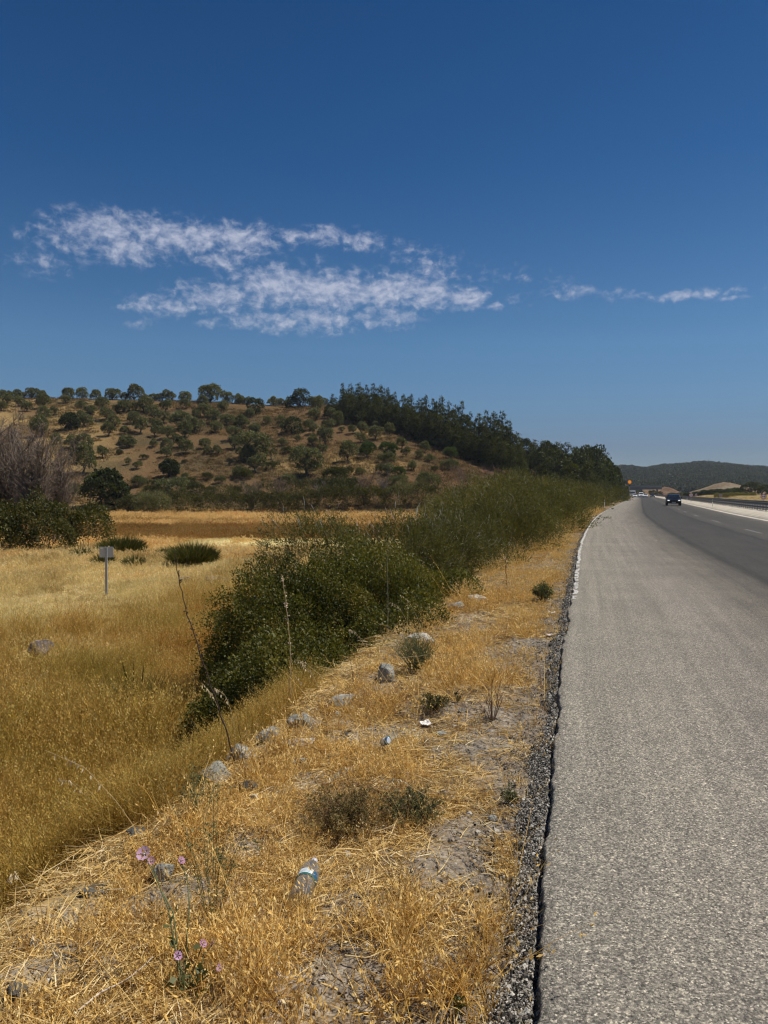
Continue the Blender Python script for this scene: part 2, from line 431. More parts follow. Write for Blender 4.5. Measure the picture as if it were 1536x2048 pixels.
# ================================================================== ground
BARE = [(690, 1965, .20), (905, 1730, .22), (960, 1490, .28), (335, 1800, .16), (1015, 1445, .25), (620, 1570, .14), (150, 1840, .16), (820, 1470, .18), (960, 1660, .2), (900, 1930, .12), (1060, 1290, .3), (700, 1830, .1), (480, 1700, .13), (70, 1960, .16)]
BARE = [(*ground_hit(px, py, 1.2, 60)[:2], r) for px, py, r in BARE]
def bare_mask(X, Y):
    m = np.zeros(np.shape(X))
    for (a, b, r) in BARE: m = np.maximum(m, np.exp(-(((X - a) ** 2 + (Y - b) ** 2) / r ** 2)))
    return np.clip(m * 1.5 * (.5 + fbm(np.asarray(X) * 7, np.asarray(Y) * 7, 55, 3)), 0, 1)
def zone_colors(X, Y, Z, s, u):
    n1, n2, n3 = fbm(X * .9, Y * .9, 41), fbm(X * .22, Y * .22, 42), fbm(X * .05, Y * .07, 43)
    def mixc(a, b, f): return a * (1 - f[:, None]) + np.asarray(b)[None] * f[:, None]
    c = np.tile(np.array([[.30, .20, .075]]), (len(X), 1))                     # field: dry grass litter
    c = mixc(c, (.44, .31, .12), sstep(.4, .65, n2))
    c = mixc(c, (.20, .105, .03), sstep(.55, .75, n3) * .6)
    # mown pale ground round the post
    pale = sstep(.35, .55, fbm(X * .3, Y * .3, 44) * .6 + .5 * np.exp(-(((X + 11) / 6) ** 2 + ((Y - 24) / 9) ** 2)))
    c = mixc(c, (.50, .38, .17), pale * .85)
    # bands of different stubble across the far field
    yb = Y + 5 * (fbm(X * .06, Y * .02, 45) - .5)
    c = mixc(c, (.48, .32, .12), sstep(44, 50, Y))
    c = mixc(c, (.19, .095, .026), sstep(60, 63, yb) * (1 - sstep(82, 88, yb)) * .9)
    c = mixc(c, (.74, .62, .30), sstep(50, 52, yb) * (1 - sstep(57, 59, yb)) * sstep(-16, -12, X))
    c = mixc(c, (.22, .12, .035), sstep(92, 95, yb) * (1 - sstep(99, 102, yb)) * .55)
    # hill: brown soil, straw patches, reddish scars
    h = sstep(0, .06, u) * (Y > 0) * (s < -8)
    hc = np.tile(np.array([[.18, .113, .056]]), (len(X), 1))
    straw = sstep(.52, .7, fbm(X * .035, Y * .05, 46) + .12 * (fbm(X * .3, Y * .4, 47) - .5))
    A = np.arctan2(X, np.maximum(Y, 1e-3))
    straw = np.maximum(straw, sstep(.42, .6, fbm(X * .04, Y * .06, 50)) * sstep(-.28, -.42, A))
    hc = mixc(hc, (.40, .275, .115), straw * .8)
    red = sstep(-.03, .12, A) * sstep(.35, .6, fbm(X * .06, Y * .06, 48) + .15)
    hc = mixc(hc, (.17, .092, .054), red * .85)
    scr = sstep(.5, .64, fbm(X * .10, Y * .16, 49))
    hc = mixc(hc, (.10, .085, .045), scr * .6)
    c = c * (1 - h[:, None]) + hc * h[:, None]
    # verge: stony soil
    v = sstep(-2.1, -1.75, s) * (s < .3)
    vc = np.tile(np.array([[.33, .235, .13]]), (len(X), 1))
    vc = mixc(vc, (.26, .20, .14), sstep(.45, .6, fbm(X * 2.2, Y * 2.2, 51)))
    vc = mixc(vc, (.42, .34, .235), sstep(.6, .72, fbm(X * 3.1, Y * 3.1, 52)))
    bare = bare_mask(X, Y); vc = mixc(vc, (.30, .26, .205), bare * .9)
    vc = mixc(vc, (.25, .215, .175), sstep(-.5, -.2, s) * .7)
    c = c * (1 - v[:, None]) + vc * v[:, None]
    # right of the road: pale concrete-like bank, then straw
    r = (s > ROAD_W)
    rc = np.tile(np.array([[.60, .52, .40]]), (len(X), 1))
    rc = mixc(rc, (.42, .35, .25), sstep(.55, .75, fbm(X * .8, Y * .8, 53)))
    rc = mixc(rc, (.34, .23, .10), sstep(23, 25, s))
    rc = mixc(rc, (.16, .14, .05), sstep(50, 75, s) * sstep(.45, .6, fbm(X * .02, Y * .02, 54)))
    c = np.where(r[:, None], rc, c)
    return np.concatenate([c, np.ones((len(X), 1))], 1)

def mat_ground():
    t = NT('ground_mat')
    p = t.pos()
    zc = t.attr('zcol', 'Color'); near = t.attr('near')
    a = t.noise(p, 3.0, 5, .65); b = t.noise(p, 26.0, 4, .7)
    f = t.math('ADD', t.math('MULTIPLY', a, .9), t.math('MULTIPLY', b, .7))
    col = t.mix(1.0, zc, t.ramp(f, [(.45, (.5, .47, .43)), (.8, (1.0, 1.0, 1.0)), (1.0, (1.5, 1.45, 1.35))]), 'MULTIPLY')
    # small stones and crumbs close by
    v = t.n('TexVoronoi', {'feature': 'F1'}, Vector=p, Scale=70.0)
    st = t.ramp(v.outputs['Color'], [(.0, (.14, .11, .08)), (.6, (.30, .24, .17)), (1.0, (.62, .56, .46))])
    msk = t.math('MULTIPLY', near, t.ramp(t.noise(p, 5.0, 3), [(.42, (0, 0, 0)), (.6, (.75, .75, .75))]))
    col = t.mix(msk, col, st)
    big = t.noise(p, .55, 4, .6)
    h = t.math('ADD', t.math('MULTIPLY', b, .5), t.math('MULTIPLY', v.outputs['Distance'], t.math('MULTIPLY', near, -.5)))
    nb = t.bump(h, .6, .03)
    nb2 = t.n('Bump', None, Strength=.8, Distance=.6, Height=t.noise(p, 1.1, 5, .7), Normal=nb).outputs[0]
    bs = t.n('BsdfDiffuse', None, Color=col, Roughness=.6, Normal=nb2)
    return t.done(bs)

def build_ground():
    dn = np.linspace(rad(-33), rad(33), 560)
    side = np.linspace(rad(33), rad(327), 120)[1:-1]
    A = np.concatenate([dn, side])
    R = [.0]; r = .6
    while r < 2600:
        R.append(r)
        r *= 1.016 if r < 60 else (1.012 if r < 270 else 1.05)
    R = np.array(R[1:])
    aa, rr = np.meshgrid(A, R)
    X, Y = (rr * np.sin(aa)).ravel(), (rr * np.cos(aa)).ravel()
    X = np.concatenate([X, [0.0]]); Y = np.concatenate([Y, [0.0]])
    Z = terrain(X, Y)
    s = s_of(X, Y); u, _, RR = hill_u(X, Y)
    nA, nR = len(A), len(R)
    i = np.arange(nR - 1)[:, None] * nA; j = np.arange(nA)[None]; jn = (j + 1) % nA
    Fq = np.stack([i + j, i + nA + j, i + nA + jn, i + jn], -1).reshape(-1, 4)
    Ft = np.stack([np.full(nA, nA * nR), np.arange(nA), (np.arange(nA) + 1) % nA], -1)[:, ::-1]
    near = sstep(-2.6, -1.8, s) * (1 - sstep(20, 50, RR)) * (s < .5)
    me = mesh_np('ground', np.stack([X, Y, Z], 1), [Fq, Ft], mat_ground(), {'zcol': ('POINT', 'FLOAT_COLOR', zone_colors(X, Y, Z, s, u)), 'near': ('POINT', 'FLOAT', near)}, smooth=True)
    o = link('ground', me)
    # normals must look up
    if me.polygons[1000].normal.z < 0: me.flip_normals()
    tag(o, 'dry straw coloured field, verge and brown hillside', 'ground', kind='structure')
build_ground()

# ================================================================== road
def mat_asphalt():
    t = NT('asphalt')
    p = t.pos(); s = t.attr('s'); y = t.attr('along')
    sw = t.math('ADD', s, t.math('MULTIPLY', t.math('SUBTRACT', t.noise(t.n('CombineXYZ', None, X=s, Y=t.math('MULTIPLY', y, .25), Z=0.0), 1.2, 3), .5), .22))
    k = lambda v: (v - -.2) / 10.0
    x = t.math('MULTIPLY', t.math('ADD', sw, .2), .1)
    sh, sh2, dk = (.255, .235, .20), (.225, .205, .18), (.088, .08, .072)
    base = t.ramp(x, [(k(-.2), (.28, .26, .225)), (k(.25), sh), (k(1.6), sh2), (k(2.5), (.155, .14, .12)), (k(3.15), (.095, .086, .075)), (k(3.36), (.042, .04, .037)), (k(3.55), (.060, .057, .053)), (k(4.6), (.058, .055, .051)), (k(5.7), (.052, .049, .046)), (k(5.9), (.040, .038, .036)), (k(6.1), (.068, .064, .058)), (k(6.5), (.08, .074, .067)), (k(7.5), (.066, .062, .056)), (k(9.2), (.092, .085, .076)), (k(9.8), (.12, .11, .095))])
    # streaks worn along the road
    sv_ = t.n('CombineXYZ', None, X=t.math('MULTIPLY', s, 3.0), Y=t.math('MULTIPLY', y, .06), Z=0.0)
    base = t.mix(1.0, base, t.ramp(t.noise(sv_, 2.2, 4, .6), [(.25, (.78, .78, .78)), (.75, (1.18, 1.17, 1.15))]), 'MULTIPLY')
    base = t.mix(1.0, base, t.ramp(t.noise(p, .8, 4, .6), [(.25, (.84, .84, .85)), (.75, (1.14, 1.13, 1.1))]), 'MULTIPLY')
    # aggregate: light and dark chips in bitumen
    v = t.n('TexVoronoi', {'feature': 'F1'}, Vector=p, Scale=165.0, Randomness=1.0)
    v2 = t.n('TexVoronoi', {'feature': 'F1'}, Vector=p, Scale=88.0, Randomness=1.0)
    sp = t.ramp(t.n('SeparateColor', None, Color=v.outputs['Color']).outputs[0], [(0, (.34, .34, .34)), (.3, (.62, .62, .62)), (.62, (.98, .97, .95)), (.86, (1.4, 1.37, 1.3)), (.95, (1.95, 1.9, 1.8)), (1, (2.6, 2.55, 2.4))])
    sp2 = t.ramp(t.n('SeparateColor', None, Color=v2.outputs['Color']).outputs[1], [(0, (.68, .68, .68)), (.5, (.97, .97, .96)), (.85, (1.12, 1.12, 1.1)), (1, (1.5, 1.48, 1.42))])
    col = t.mix(1.0, t.mix(1.0, base, sp, 'MULTIPLY'), sp2, 'MULTIPLY')
    # few dark oil spots, one long scuff
    d = t.noise(p, 5.5, 2, .5)
    col = t.mix(t.ramp(d, [(.17, (.7, .7, .7)), (.2, (0, 0, 0))]), col, (.03, .028, .026, 1))
    h = t.math('ADD', t.math('MULTIPLY', v.outputs['Distance'], -.6), t.math('MULTIPLY', t.noise(p, 300.0, 2), .4))
    b = t.n('BsdfPrincipled', None, Base_Color=col, Roughness=.82, Normal=t.bump(h, .55, .006))
    b.inputs['Specular IOR Level'].default_value = .22
    return t.done(b)

M_ASPH = mat_asphalt()
def jag(Y):
    """ragged broken rim of the asphalt"""
    a = 1 - .8 * sstep(8, 40, Y)
    return (.045 * (fbm(Y * .9, Y * 0 + 3, 61, 4) - .5) * 2 + .018 * (fbm(Y * 6, Y * 0, 62, 4) - .5) * 2 + .008 * (fbm(Y * 31, Y * 0, 65, 2) - .5) * 2) * a

def ring_strip(name, Ys, ss, zz, mat, jagged=None, label=None, cat=None, worn=False):
    ns, ny = len(ss), len(Ys)
    Yg, Sg = np.meshgrid(Ys, ss, indexing='ij')
    if jagged is not None: Sg = Sg + jagged[:, None] * np.clip(1 - Sg / .3, 0, 1)
    X, Y2 = sy(Sg, Yg)
    Z = np.broadcast_to(zz, Sg.shape)
    V = np.stack([X, Y2, Z], -1).reshape(-1, 3)
    i = np.arange(ny - 1)[:, None] * ns; j = np.arange(ns - 1)[None]
    Fq = np.stack([i + j, i + j + 1, i + ns + j + 1, i + ns + j], -1).reshape(-1, 4)
    if worn:                                        # flaked paint: pieces missing, most of all close by
        c = V[Fq].mean(1); Fq = Fq[fbm(c[:, 0] * 9, c[:, 1] * 5, 69, 3) > .62 - .32 * sstep(10, 19, c[:, 1])]
    me = mesh_np(name, V, Fq, mat, {'s': ('POINT', 'FLOAT', Sg), 'along': ('POINT', 'FLOAT', Yg)}, smooth=False)
    if me.polygons[len(me.polygons) // 2].normal.z < 0: me.flip_normals()
    o = link(name, me)
    tag(o, label, cat, kind='structure')
    return o

def road_ys(y0, y1, fine=.02):
    L, y = [], y0
    while y < y1:
        L.append(y); y += max(fine, abs(y) * .006)
    return np.array(L)
RY = road_ys(-4, 640)
# left rim face, top, right rim
ss = np.array([.0, .0, .012, .08, .3, .8, 1.6, 2.4, 3.3, 4.2, 5.2, 6.2, 7.4, 8.6, 9.6, 9.6])
zz = np.array([-.13, -.012, .0, .0, .004, .008, .012, .016, .02, .024, .028, .03, .03, .025, .02, -.1])
ring_strip('road', RY, ss, zz[None], M_ASPH, jag(RY), 'grey asphalt highway curving towards the hills', 'road')
def road_z(s): return np.interp(s, ss[2:-1], zz[2:-1])

# worn white lane dashes and pale rim paint
M_PAINT = NT('worn_paint')
def _paint(t):
    p = t.pos()
    n = t.noise(p, 28.0, 4, .7)
    col = t.ramp(n, [(.36, (.30, .28, .25)), (.5, (.6, .58, .53)), (.75, (.8, .78, .72))])
    return t.done(t.n('BsdfDiffuse', None, Color=col, Roughness=.5))
M_PAINT = _paint(M_PAINT)
M_DASH = simple('faded_lane_paint', (.125, .117, .105), .7, noise=.4, nscale=9)
def dashes():
    Vs, Fs, off = [], [], 0
    for k in range(26):
        y = 9.0 + k * 11.0
        Ys = np.linspace(y, y + 3.4, 8)
        for a in range(7):
            q = []
            for (yy, s_) in ((Ys[a], 6.62), (Ys[a], 6.75), (Ys[a + 1], 6.75), (Ys[a + 1], 6.62)):
                x_, y_ = sy(s_, yy); q.append((float(x_), float(y_), float(road_z(s_)) + .004))
            Vs += q; Fs.append([off, off + 1, off + 2, off + 3]); off += 4
    me = mesh_np('lane_marking', np.array(Vs), np.array(Fs), M_DASH)
    if me.polygons[0].normal.z < 0: me.flip_normals()
    tag(link('lane_marking', me), 'faded white lane dashes along the asphalt', 'road marking', kind='structure')
dashes()
EY2 = road_ys(10.5, 330)
wl_ = ring_strip('edge_marking', EY2, np.array([.0, .014, .028, .042, .056, .07]), np.array([[.005, .0055, .006, .0065, .007, .0072]]), M_PAINT, jag(EY2) + .012 + .02 * (vnoise(EY2 * 3, EY2 * 0, 66) - .5), 'rough pale line painted along the broken asphalt rim', 'road marking', worn=True)
RR_Y = road_ys(14, 420, .2)
ring_strip('far_edge_marking', RR_Y, np.array([9.28, 9.42]), np.array([[.0265, .0255]]), M_DASH, None, 'faded line along the median side of the road', 'road marking')
# broken bitumen shoulder strip below the rim
def mat_chip_bed():
    t = NT('bitumen_crumb')
    p = t.pos()
    v = t.n('TexVoronoi', {'feature': 'F1'}, Vector=p, Scale=95.0)
    g = t.n('SeparateColor', None, Color=v.outputs['Color']).outputs[0]
    col = t.ramp(g, [(0, (.03, .028, .025)), (.35, (.10, .092, .08)), (.65, (.26, .24, .21)), (.88, (.5, .47, .42)), (1, (.75, .72, .66))])
    h = t.math('ADD', t.math('MULTIPLY', v.outputs['Distance'], -1.0), t.math('MULTIPLY', t.noise(p, 34.0, 4), .8))
    return t.done(t.n('BsdfPrincipled', None, Base_Color=col, Roughness=.8, Normal=t.bump(h, .9, .014)))
M_CRUMB = mat_chip_bed()
GY = road_ys(-2, 120)
def crumb_strip():
    ns = 9
    w = (.02 + .10 * fbm(GY * .9, GY * 0, 63, 3) + .10 * (fbm(GY * 3.1, GY * 0, 68, 3) - .45)) * (1 - .4 * sstep(5, 25, GY)) + .035
    f = np.linspace(0, 1, ns)
    Sg = -f[None] * w[:, None] + jag(GY)[:, None] - .0
    Yg = np.broadcast_to(GY[:, None], Sg.shape)
    X, Y2 = sy(Sg, Yg)
    Z = -.028 - .05 * f[None] ** 2 + .022 * (fbm(X * 25, Y2 * 25, 64, 3) - .5) - .055 * np.exp(-((f[None] * w[:, None] - .012) / .016) ** 2)
    V = np.stack([X, Y2, Z], -1).reshape(-1, 3)
    i = np.arange(len(GY) - 1)[:, None] * ns; j = np.arange(ns - 1)[None]
    Fq = np.stack([i + j, i + ns + j, i + ns + j + 1, i + j + 1], -1).reshape(-1, 4)
    me = mesh_np('road_edge', V, Fq, M_CRUMB)
    if me.polygons[500].normal.z < 0: me.flip_normals()
    tag(link('road_edge', me), 'crumbled bitumen edge of loose chips beside the asphalt', 'road edge', kind='structure')
    return w
CRUMB_W = crumb_strip()

# the gutter and low pale kerb of the median, second carriageway behind
M_CONC = simple('pale_concrete', (.52, .46, .37), .85, noise=.22, nscale=1.5)
ring_strip('gutter', road_ys(3, 420, .3), np.array([9.62, 10.08]), np.array([[-.02, -.01]]), M_CONC, None, 'pale concrete gutter beside the median', 'gutter')
def mat_bank():
    t = NT('pale_bank'); p = t.pos()
    col = t.mix(1.0, t.ramp(t.noise(p, .9, 5, .65), [(.25, (.55, .47, .36)), (.5, (.74, .66, .53)), (.75, (.80, .73, .61))]), t.ramp(t.noise(p, 9.0, 4, .7), [(.3, (.86, .84, .8)), (.6, (1, 1, 1))]), 'MULTIPLY')
    return t.done(t.n('BsdfDiffuse', None, Color=col, Roughness=.6, Normal=t.bump(t.noise(p, 2.0, 4, .6), .5, .08)))
def bank():
    Yb = road_ys(3, 420, .25)
    sb = np.array([10.1, 10.14, 10.4, 10.75, 11.05, 11.3, 12.2])
    zb = np.array([-.05, .02, .12, .22, .28, .31, .31])
    Yg, Sg = np.meshgrid(Yb, sb, indexing='ij')
    Sg = Sg + .12 * (fbm(Yg * .7, Sg * .5, 67, 3) - .5) * np.array([0, 0, 1, 1, 1, 1, 0])
    X, Y2 = sy(Sg, Yg)
    Z = zb[None] + .06 * (fbm(X * 1.2, Y2 * 1.2, 68, 3) - .5) * np.array([0, .2, 1, 1, 1, 1, 1])
    ns = len(sb); i = np.arange(len(Yb) - 1)[:, None] * ns; j = np.arange(ns - 1)[None]
    Fq = np.stack([i + j, i + j + 1, i + ns + j + 1, i + ns + j], -1).reshape(-1, 4)
    me = mesh_np('median_bank', np.stack([X, Y2, Z], -1).reshape(-1, 3), Fq, mat_bank(), smooth=True)
    if me.polygons[9].normal.z < 0: me.flip_normals()
    tag(link('median_bank', me), 'low whitish bank of bare earth along the median', 'bank', kind='structure')
bank()
ring_strip('second_road', road_ys(10, 420, 1.0), np.array([13.6, 17, 23.0]), np.array([[.2, .22, .2]]), simple('old_asphalt', (.12, .11, .1), .85, noise=.2, nscale=.6), None, 'second carriageway beyond the median barrier', 'road')
# ================================================================== foliage materials
M_OLIVE = foliage('olive_leaf', [(0, (0.0717, 0.0797, 0.0284)), (0.5, (0.1356, 0.142, 0.0568)), (1, (0.255, 0.2536, 0.1092))], .4)
M_OAK = foliage('oak_leaf', [(0, (0.0225, 0.0302, 0.0065)), (0.6, (0.045, 0.058, 0.0113)), (1, (0.0914, 0.107, 0.0211))], .4)
M_PINE = foliage('pine_needle', [(0, (0.0294, 0.0385, 0.0066)), (0.5, (0.0616, 0.0721, 0.0118)), (1, (0.1206, 0.1261, 0.0209))], .4)
M_PINE_B = foliage('stone_pine_needle', [(0, (0.0357, 0.0595, 0.0093)), (0.5, (0.0714, 0.1071, 0.0168)), (1, (0.119, 0.1547, 0.0281))], .4)
M_BRAM = foliage('bramble_leaf', [(0, (0.0409, 0.0443, 0.0075)), (0.45, (0.0889, 0.0931, 0.0142)), (0.8, (0.1572, 0.1513, 0.0233)), (0.93, (0.2323, 0.1803, 0.0291)), (1, (0.2596, 0.1164, 0.025))], .4)
M_VITEX = foliage('vitex_leaf', [(0, (0.0564, 0.0604, 0.0151)), (0.5, (0.114, 0.111, 0.03)), (0.85, (0.1811, 0.169, 0.0516)), (1, (0.322, 0.2835, 0.1316))], .4)
M_HEDGE = foliage('hedge_leaf', [(0, (0.0358, 0.0403, 0.0079)), (0.5, (0.0742, 0.0762, 0.015)), (1, (0.1408, 0.1288, 0.0282))], .4)
M_RUSH = foliage('rush_blade', [(0, (0.0476, 0.0608, 0.0112)), (0.6, (0.0952, 0.105, 0.0224)), (1, (0.238, 0.1934, 0.0561))], .25)
M_ORCH = foliage('orchard_leaf', [(0, (.03, .045, .010)), (.5, (.065, .09, .020)), (1, (.12, .15, .038))], .35)
M_BARK = simple('bark', (.075, .058, .042), .9, noise=.4, nscale=8)
M_TWIG = simple('grey_twig', (.19, .148, .115), .9, noise=.35, nscale=3)
M_TWIGD = simple('dark_twig', (.09, .065, .042), .9, noise=.3, nscale=5)

def blob_points(blobs, n, rng, shell=(.72, 1.04), lump=.22, freq=1.6, seed=0, floor=None):
    """points near the lumpy surface of overlapping ellipsoids, with outward directions"""
    B = np.asarray(blobs, float)
    area = (B[:, 3] * B[:, 4] + B[:, 3] * B[:, 5] + B[:, 4] * B[:, 5])
    k = rng.choice(len(B), n, p=area / area.sum())
    d = rand_dirs(n, rng); d[:, 2] = np.where(d[:, 2] < -.35, -d[:, 2], d[:, 2])
    r = shell[0] + (shell[1] - shell[0]) * rng.random(n) ** .55
    c, R = B[k, :3], B[k, 3:6]
    q = c + d * R
    l = 1 + lump * 2 * (fbm(q[:, 0] * freq + q[:, 2] * freq * .8, q[:, 1] * freq - q[:, 2] * freq * .6, 71 + seed, 3) - .5)
    l = l + lump * .9 * (vnoise(q[:, 0] * freq * 3.1 + q[:, 2] * 2.7 * freq, q[:, 1] * freq * 3.1 - q[:, 2] * 2.2 * freq, 75 + seed) - .5)
    P = c + d * R * (r * l)[:, None]
    keep = np.ones(n, bool)
    for b in range(len(B)):                       # nothing deep inside a neighbour
        e = ((P - B[b, :3]) / B[b, 3:6]); keep &= ~((np.sum(e * e, 1) < .45) & (k != b))
    if floor is not None: keep &= P[:, 2] > floor(P[:, 0], P[:, 1])
    nrm = d / R; nrm /= np.linalg.norm(nrm, axis=1)[:, None]
    return P[keep], nrm[keep]

def leaf_cloud(name, blobs, n, L, Wd, mat, rng, up=.35, spread=.8, seed=0, **kw):
    P, N = blob_points(blobs, n, rng, seed=seed, **kw)
    m = len(P)
    A = N * .6 + rand_dirs(m, rng) * spread + np.array([0, 0, up]); A /= np.linalg.norm(A, axis=1)[:, None]
    NN = N + rand_dirs(m, rng) * .9 + np.array([0, 0, .35]); NN -= A * np.sum(NN * A, 1)[:, None]; NN /= np.linalg.norm(NN, axis=1)[:, None]
    sz = rng.uniform(.6, 1.3, m)
    V, Fq = leaf_quads(P, A, NN, L * sz, Wd * sz, rng, .1)
    cl = fbm(P[:, 0] * 2.2 + P[:, 2], P[:, 1] * 2.2 + P[:, 2] * 1.7, 80 + seed, 3)
    tint = np.clip(rng.random(m) * .62 + (cl - .5) * 1.7 + .2, 0, 1)
    return mesh_np(name, V, Fq, mat, {'tint': ('FACE', 'FLOAT', tint)})

def shoots(name, blobs, n, nl, Lsh, L, Wd, mat, rng, seed=0, upw=.55, **kw):
    """slender leafy shoots standing out of lumpy ellipsoids"""
    P, N = blob_points(blobs, n, rng, seed=seed, **kw)
    m = len(P)
    D = N * .75 + rand_dirs(m, rng) * .55 + np.array([0, 0, upw]); D /= np.linalg.norm(D, axis=1)[:, None]
    ln = Lsh * rng.uniform(.5, 1.35, m)
    t = np.tile(np.linspace(.05, 1, nl), m)
    i = np.repeat(np.arange(m), nl)
    bend = rand_dirs(m, rng) * .18
    Q = P[i] + D[i] * (ln[i] * t)[:, None] + bend[i] * (ln[i] * t * t)[:, None]
    A = D[i] * .9 + rand_dirs(len(i), rng) * .75; A /= np.linalg.norm(A, axis=1)[:, None]
    NN = rand_dirs(len(i), rng) + np.array([0, 0, .5]); NN -= A * np.sum(NN * A, 1)[:, None]; NN /= np.linalg.norm(NN, axis=1)[:, None]
    sz = rng.uniform(.6, 1.25, len(i)) * (1.1 - .5 * t)
    V, Fq = leaf_quads(Q, A, NN, L * sz, Wd * sz, rng, .05)
    cl = fbm(Q[:, 0] * 1.4 + Q[:, 2], Q[:, 1] * 1.4 + Q[:, 2] * 1.3, 85 + seed, 3)
    base = np.clip(rng.random(m) * .5 + .15, 0, 1)[i]
    tint = np.clip(base + (cl - .5) * 1.0 + .25 * (rng.random(len(i)) - .4) + .12 * t, 0, 1)
    return mesh_np(name, V, Fq, mat, {'tint': ('FACE', 'FLOAT', tint)}), (P, D, ln)

def stem_mesh(name, blobs, n, rng, r0, mat, root=None):
    """twigs from the ground up to points in the crown"""
    P, N = blob_points(blobs, n, rng, shell=(.3, .95))
    B = np.asarray(blobs, float)
    paths = []
    for p in P:
        k = np.argmin(np.sum((B[:, :3] - p) ** 2, 1)); c = B[k]
        b = np.array([c[0] + (p[0] - c[0]) * .25, c[1] + (p[1] - c[1]) * .25, (c[2] - c[5] * .95) if root is None else root])
        mid = (b + p) / 2 + rng.normal(size=3) * .06 * np.linalg.norm(p - b)
        paths.append((np.array([b, mid, p]), np.array([r0, r0 * .7, r0 * .3])))
    bs = [np.array([c[0], c[1], (c[2] - c[5] * .95) if root is None else root]) for c in B]
    paths += [(np.array([b0, (b0 + b1) / 2, b1]), np.array([r0, r0 * .8, r0])) for b0, b1 in zip(bs[:-1], bs[1:])]   # creeping rootstock
    V, Fq = tubes(paths, 4)
    return mesh_np(name, V, Fq, mat)

# ================================================================== trees: one of each kind, then copies
def tree_trunk(name, h, r, forks, rng, spread=.5, mat=M_BARK, lean=.1):
    paths = []
    top = np.array([rng.normal() * lean, rng.normal() * lean, h * .45])
    paths.append((np.array([[0, 0, -.25], [top[0] * .3, top[1] * .3, h * .2], top]), np.array([r * 1.35, r, r * .8])))
    for f in range(forks):
        a = 2 * math.pi * (f + rng.random() * .6) / forks
        e = top + np.array([math.cos(a) * spread * h, math.sin(a) * spread * h, h * rng.uniform(.25, .5)])
        m = (top + e) / 2 + np.array([0, 0, h * .05])
        paths.append((np.array([top, m, e]), np.array([r * .6, r * .42, r * .15])))
        for g in range(2):
            e2 = m + rand_dirs(1, rng)[0] * h * .22 + np.array([0, 0, h * .18])
            paths.append((np.array([m, (m + e2) / 2, e2]), np.array([r * .34, r * .2, r * .08])))
    V, Fq = tubes(paths, 6)
    return mesh_np(name, V, Fq, mat, smooth=True)

def crown_blobs(n, R, z0, z1, r, rng, flat=1.0):
    out = []
    for i in range(n):
        a = 2 * math.pi * (i + rng.random() * .7) / n * 2.4
        q = R * math.sqrt(rng.random()) * .95
        z = z0 + (z1 - z0) * rng.random() ** .8 * (1 - .35 * (q / R) ** 2)
        rr = r * rng.uniform(.7, 1.25)
        out.append((q * math.cos(a), q * math.sin(a), z, rr, rr, rr * flat))
    return out

def make_olive(seed):                                     # 5 m wide, 4 m tall
    rng = np.random.default_rng(100 + seed)
    bl = crown_blobs(13 + seed % 3 * 3, 1.35 + .12 * (seed % 4), .95, 2.9 + .25 * (seed % 3), .95, rng, .95)
    return leaf_cloud('crown', bl, 6200, .30, .15, M_OLIVE, rng, seed=seed, lump=.4, freq=1.1), tree_trunk('trunk', 1.9, .22, 4, rng, .42, lean=.25)
def make_oak(seed):                                       # 5 m wide, 5 m tall, leafy to the ground
    rng = np.random.default_rng(200 + seed)
    bl = crown_blobs(20, 1.6, .75, 3.9, 1.12, rng, .95)
    return leaf_cloud('crown', bl, 6500, .28, .19, M_OAK, rng, seed=seed, lump=.3, freq=1.2), tree_trunk('trunk', 2.6, .24, 4, rng, .35)
def make_fig(seed, mat=M_OAK):                                       # 5 m wide dense dome reaching the ground
    rng = np.random.default_rng(250 + seed)
    bl = [(0, 0, 1.9, 1.9, 1.9, 1.9)]
    for k in range(26):
        d = rand_dirs(1, rng)[0]; bl.append((d[0] * 1.55, d[1] * 1.55, 1.95 + d[2] * 1.45, .8, .8, .75))
    return leaf_cloud('crown', bl, 13000, .30, .2, mat, rng, seed=seed, lump=.4, freq=1.2, floor=lambda x, y: x * 0 + .05), tree_trunk('trunk', 2.2, .24, 4, rng, .3)
def make_pine(seed):                                      # 10 m tall, narrow irregular
    rng = np.random.default_rng(300 + seed)
    bl = []
    H = 10.0
    zz = 1.1 + .6 * rng.random()
    while zz < H - .4:
        f = (zz - 1.8) / (H - 1.8)
        R = 2.5 * (1 - f) ** .9 * rng.uniform(.7, 1.2) + .28
        k = max(1, int(4.5 * (1 - f) + 1))
        for j in range(k):
            a = rng.random() * 6.28
            bl.append((math.cos(a) * R * .6, math.sin(a) * R * .6, zz + rng.normal() * .25, .34 + R * .34, .34 + R * .34, .42 + .1 * R))
        zz += .62 * rng.uniform(.8, 1.25)
    bl += [(0, 0, H - .3, .2, .2, .6), (0, 0, H - 1.2, .34, .34, .6)]
    cr, _ = shoots('crown', bl, 2600, 4, .45, .40, .17, M_PINE, rng, seed=seed, lump=.35, freq=1.1, upw=.5, shell=(.55, 1.05))
    V, Fq = tubes([(np.array([[0, 0, -.4], [.05, 0, H * .5], [0, .05, H * .92]]), np.array([.2, .13, .04]))], 6)
    return cr, mesh_np('trunk', V, Fq, M_BARK, smooth=True)
def make_round_pine(seed):                                # 5 m wide mop crown
    rng = np.random.default_rng(400 + seed)
    bl = crown_blobs(13, 1.45, 1.9, 4.1, 1.15, rng, .9)
    cr, _ = shoots('crown', bl, 2400, 4, .4, .34, .16, M_PINE_B, rng, seed=seed, lump=.25, upw=.5)
    return cr, tree_trunk('trunk', 3.0, .17, 4, rng, .3)
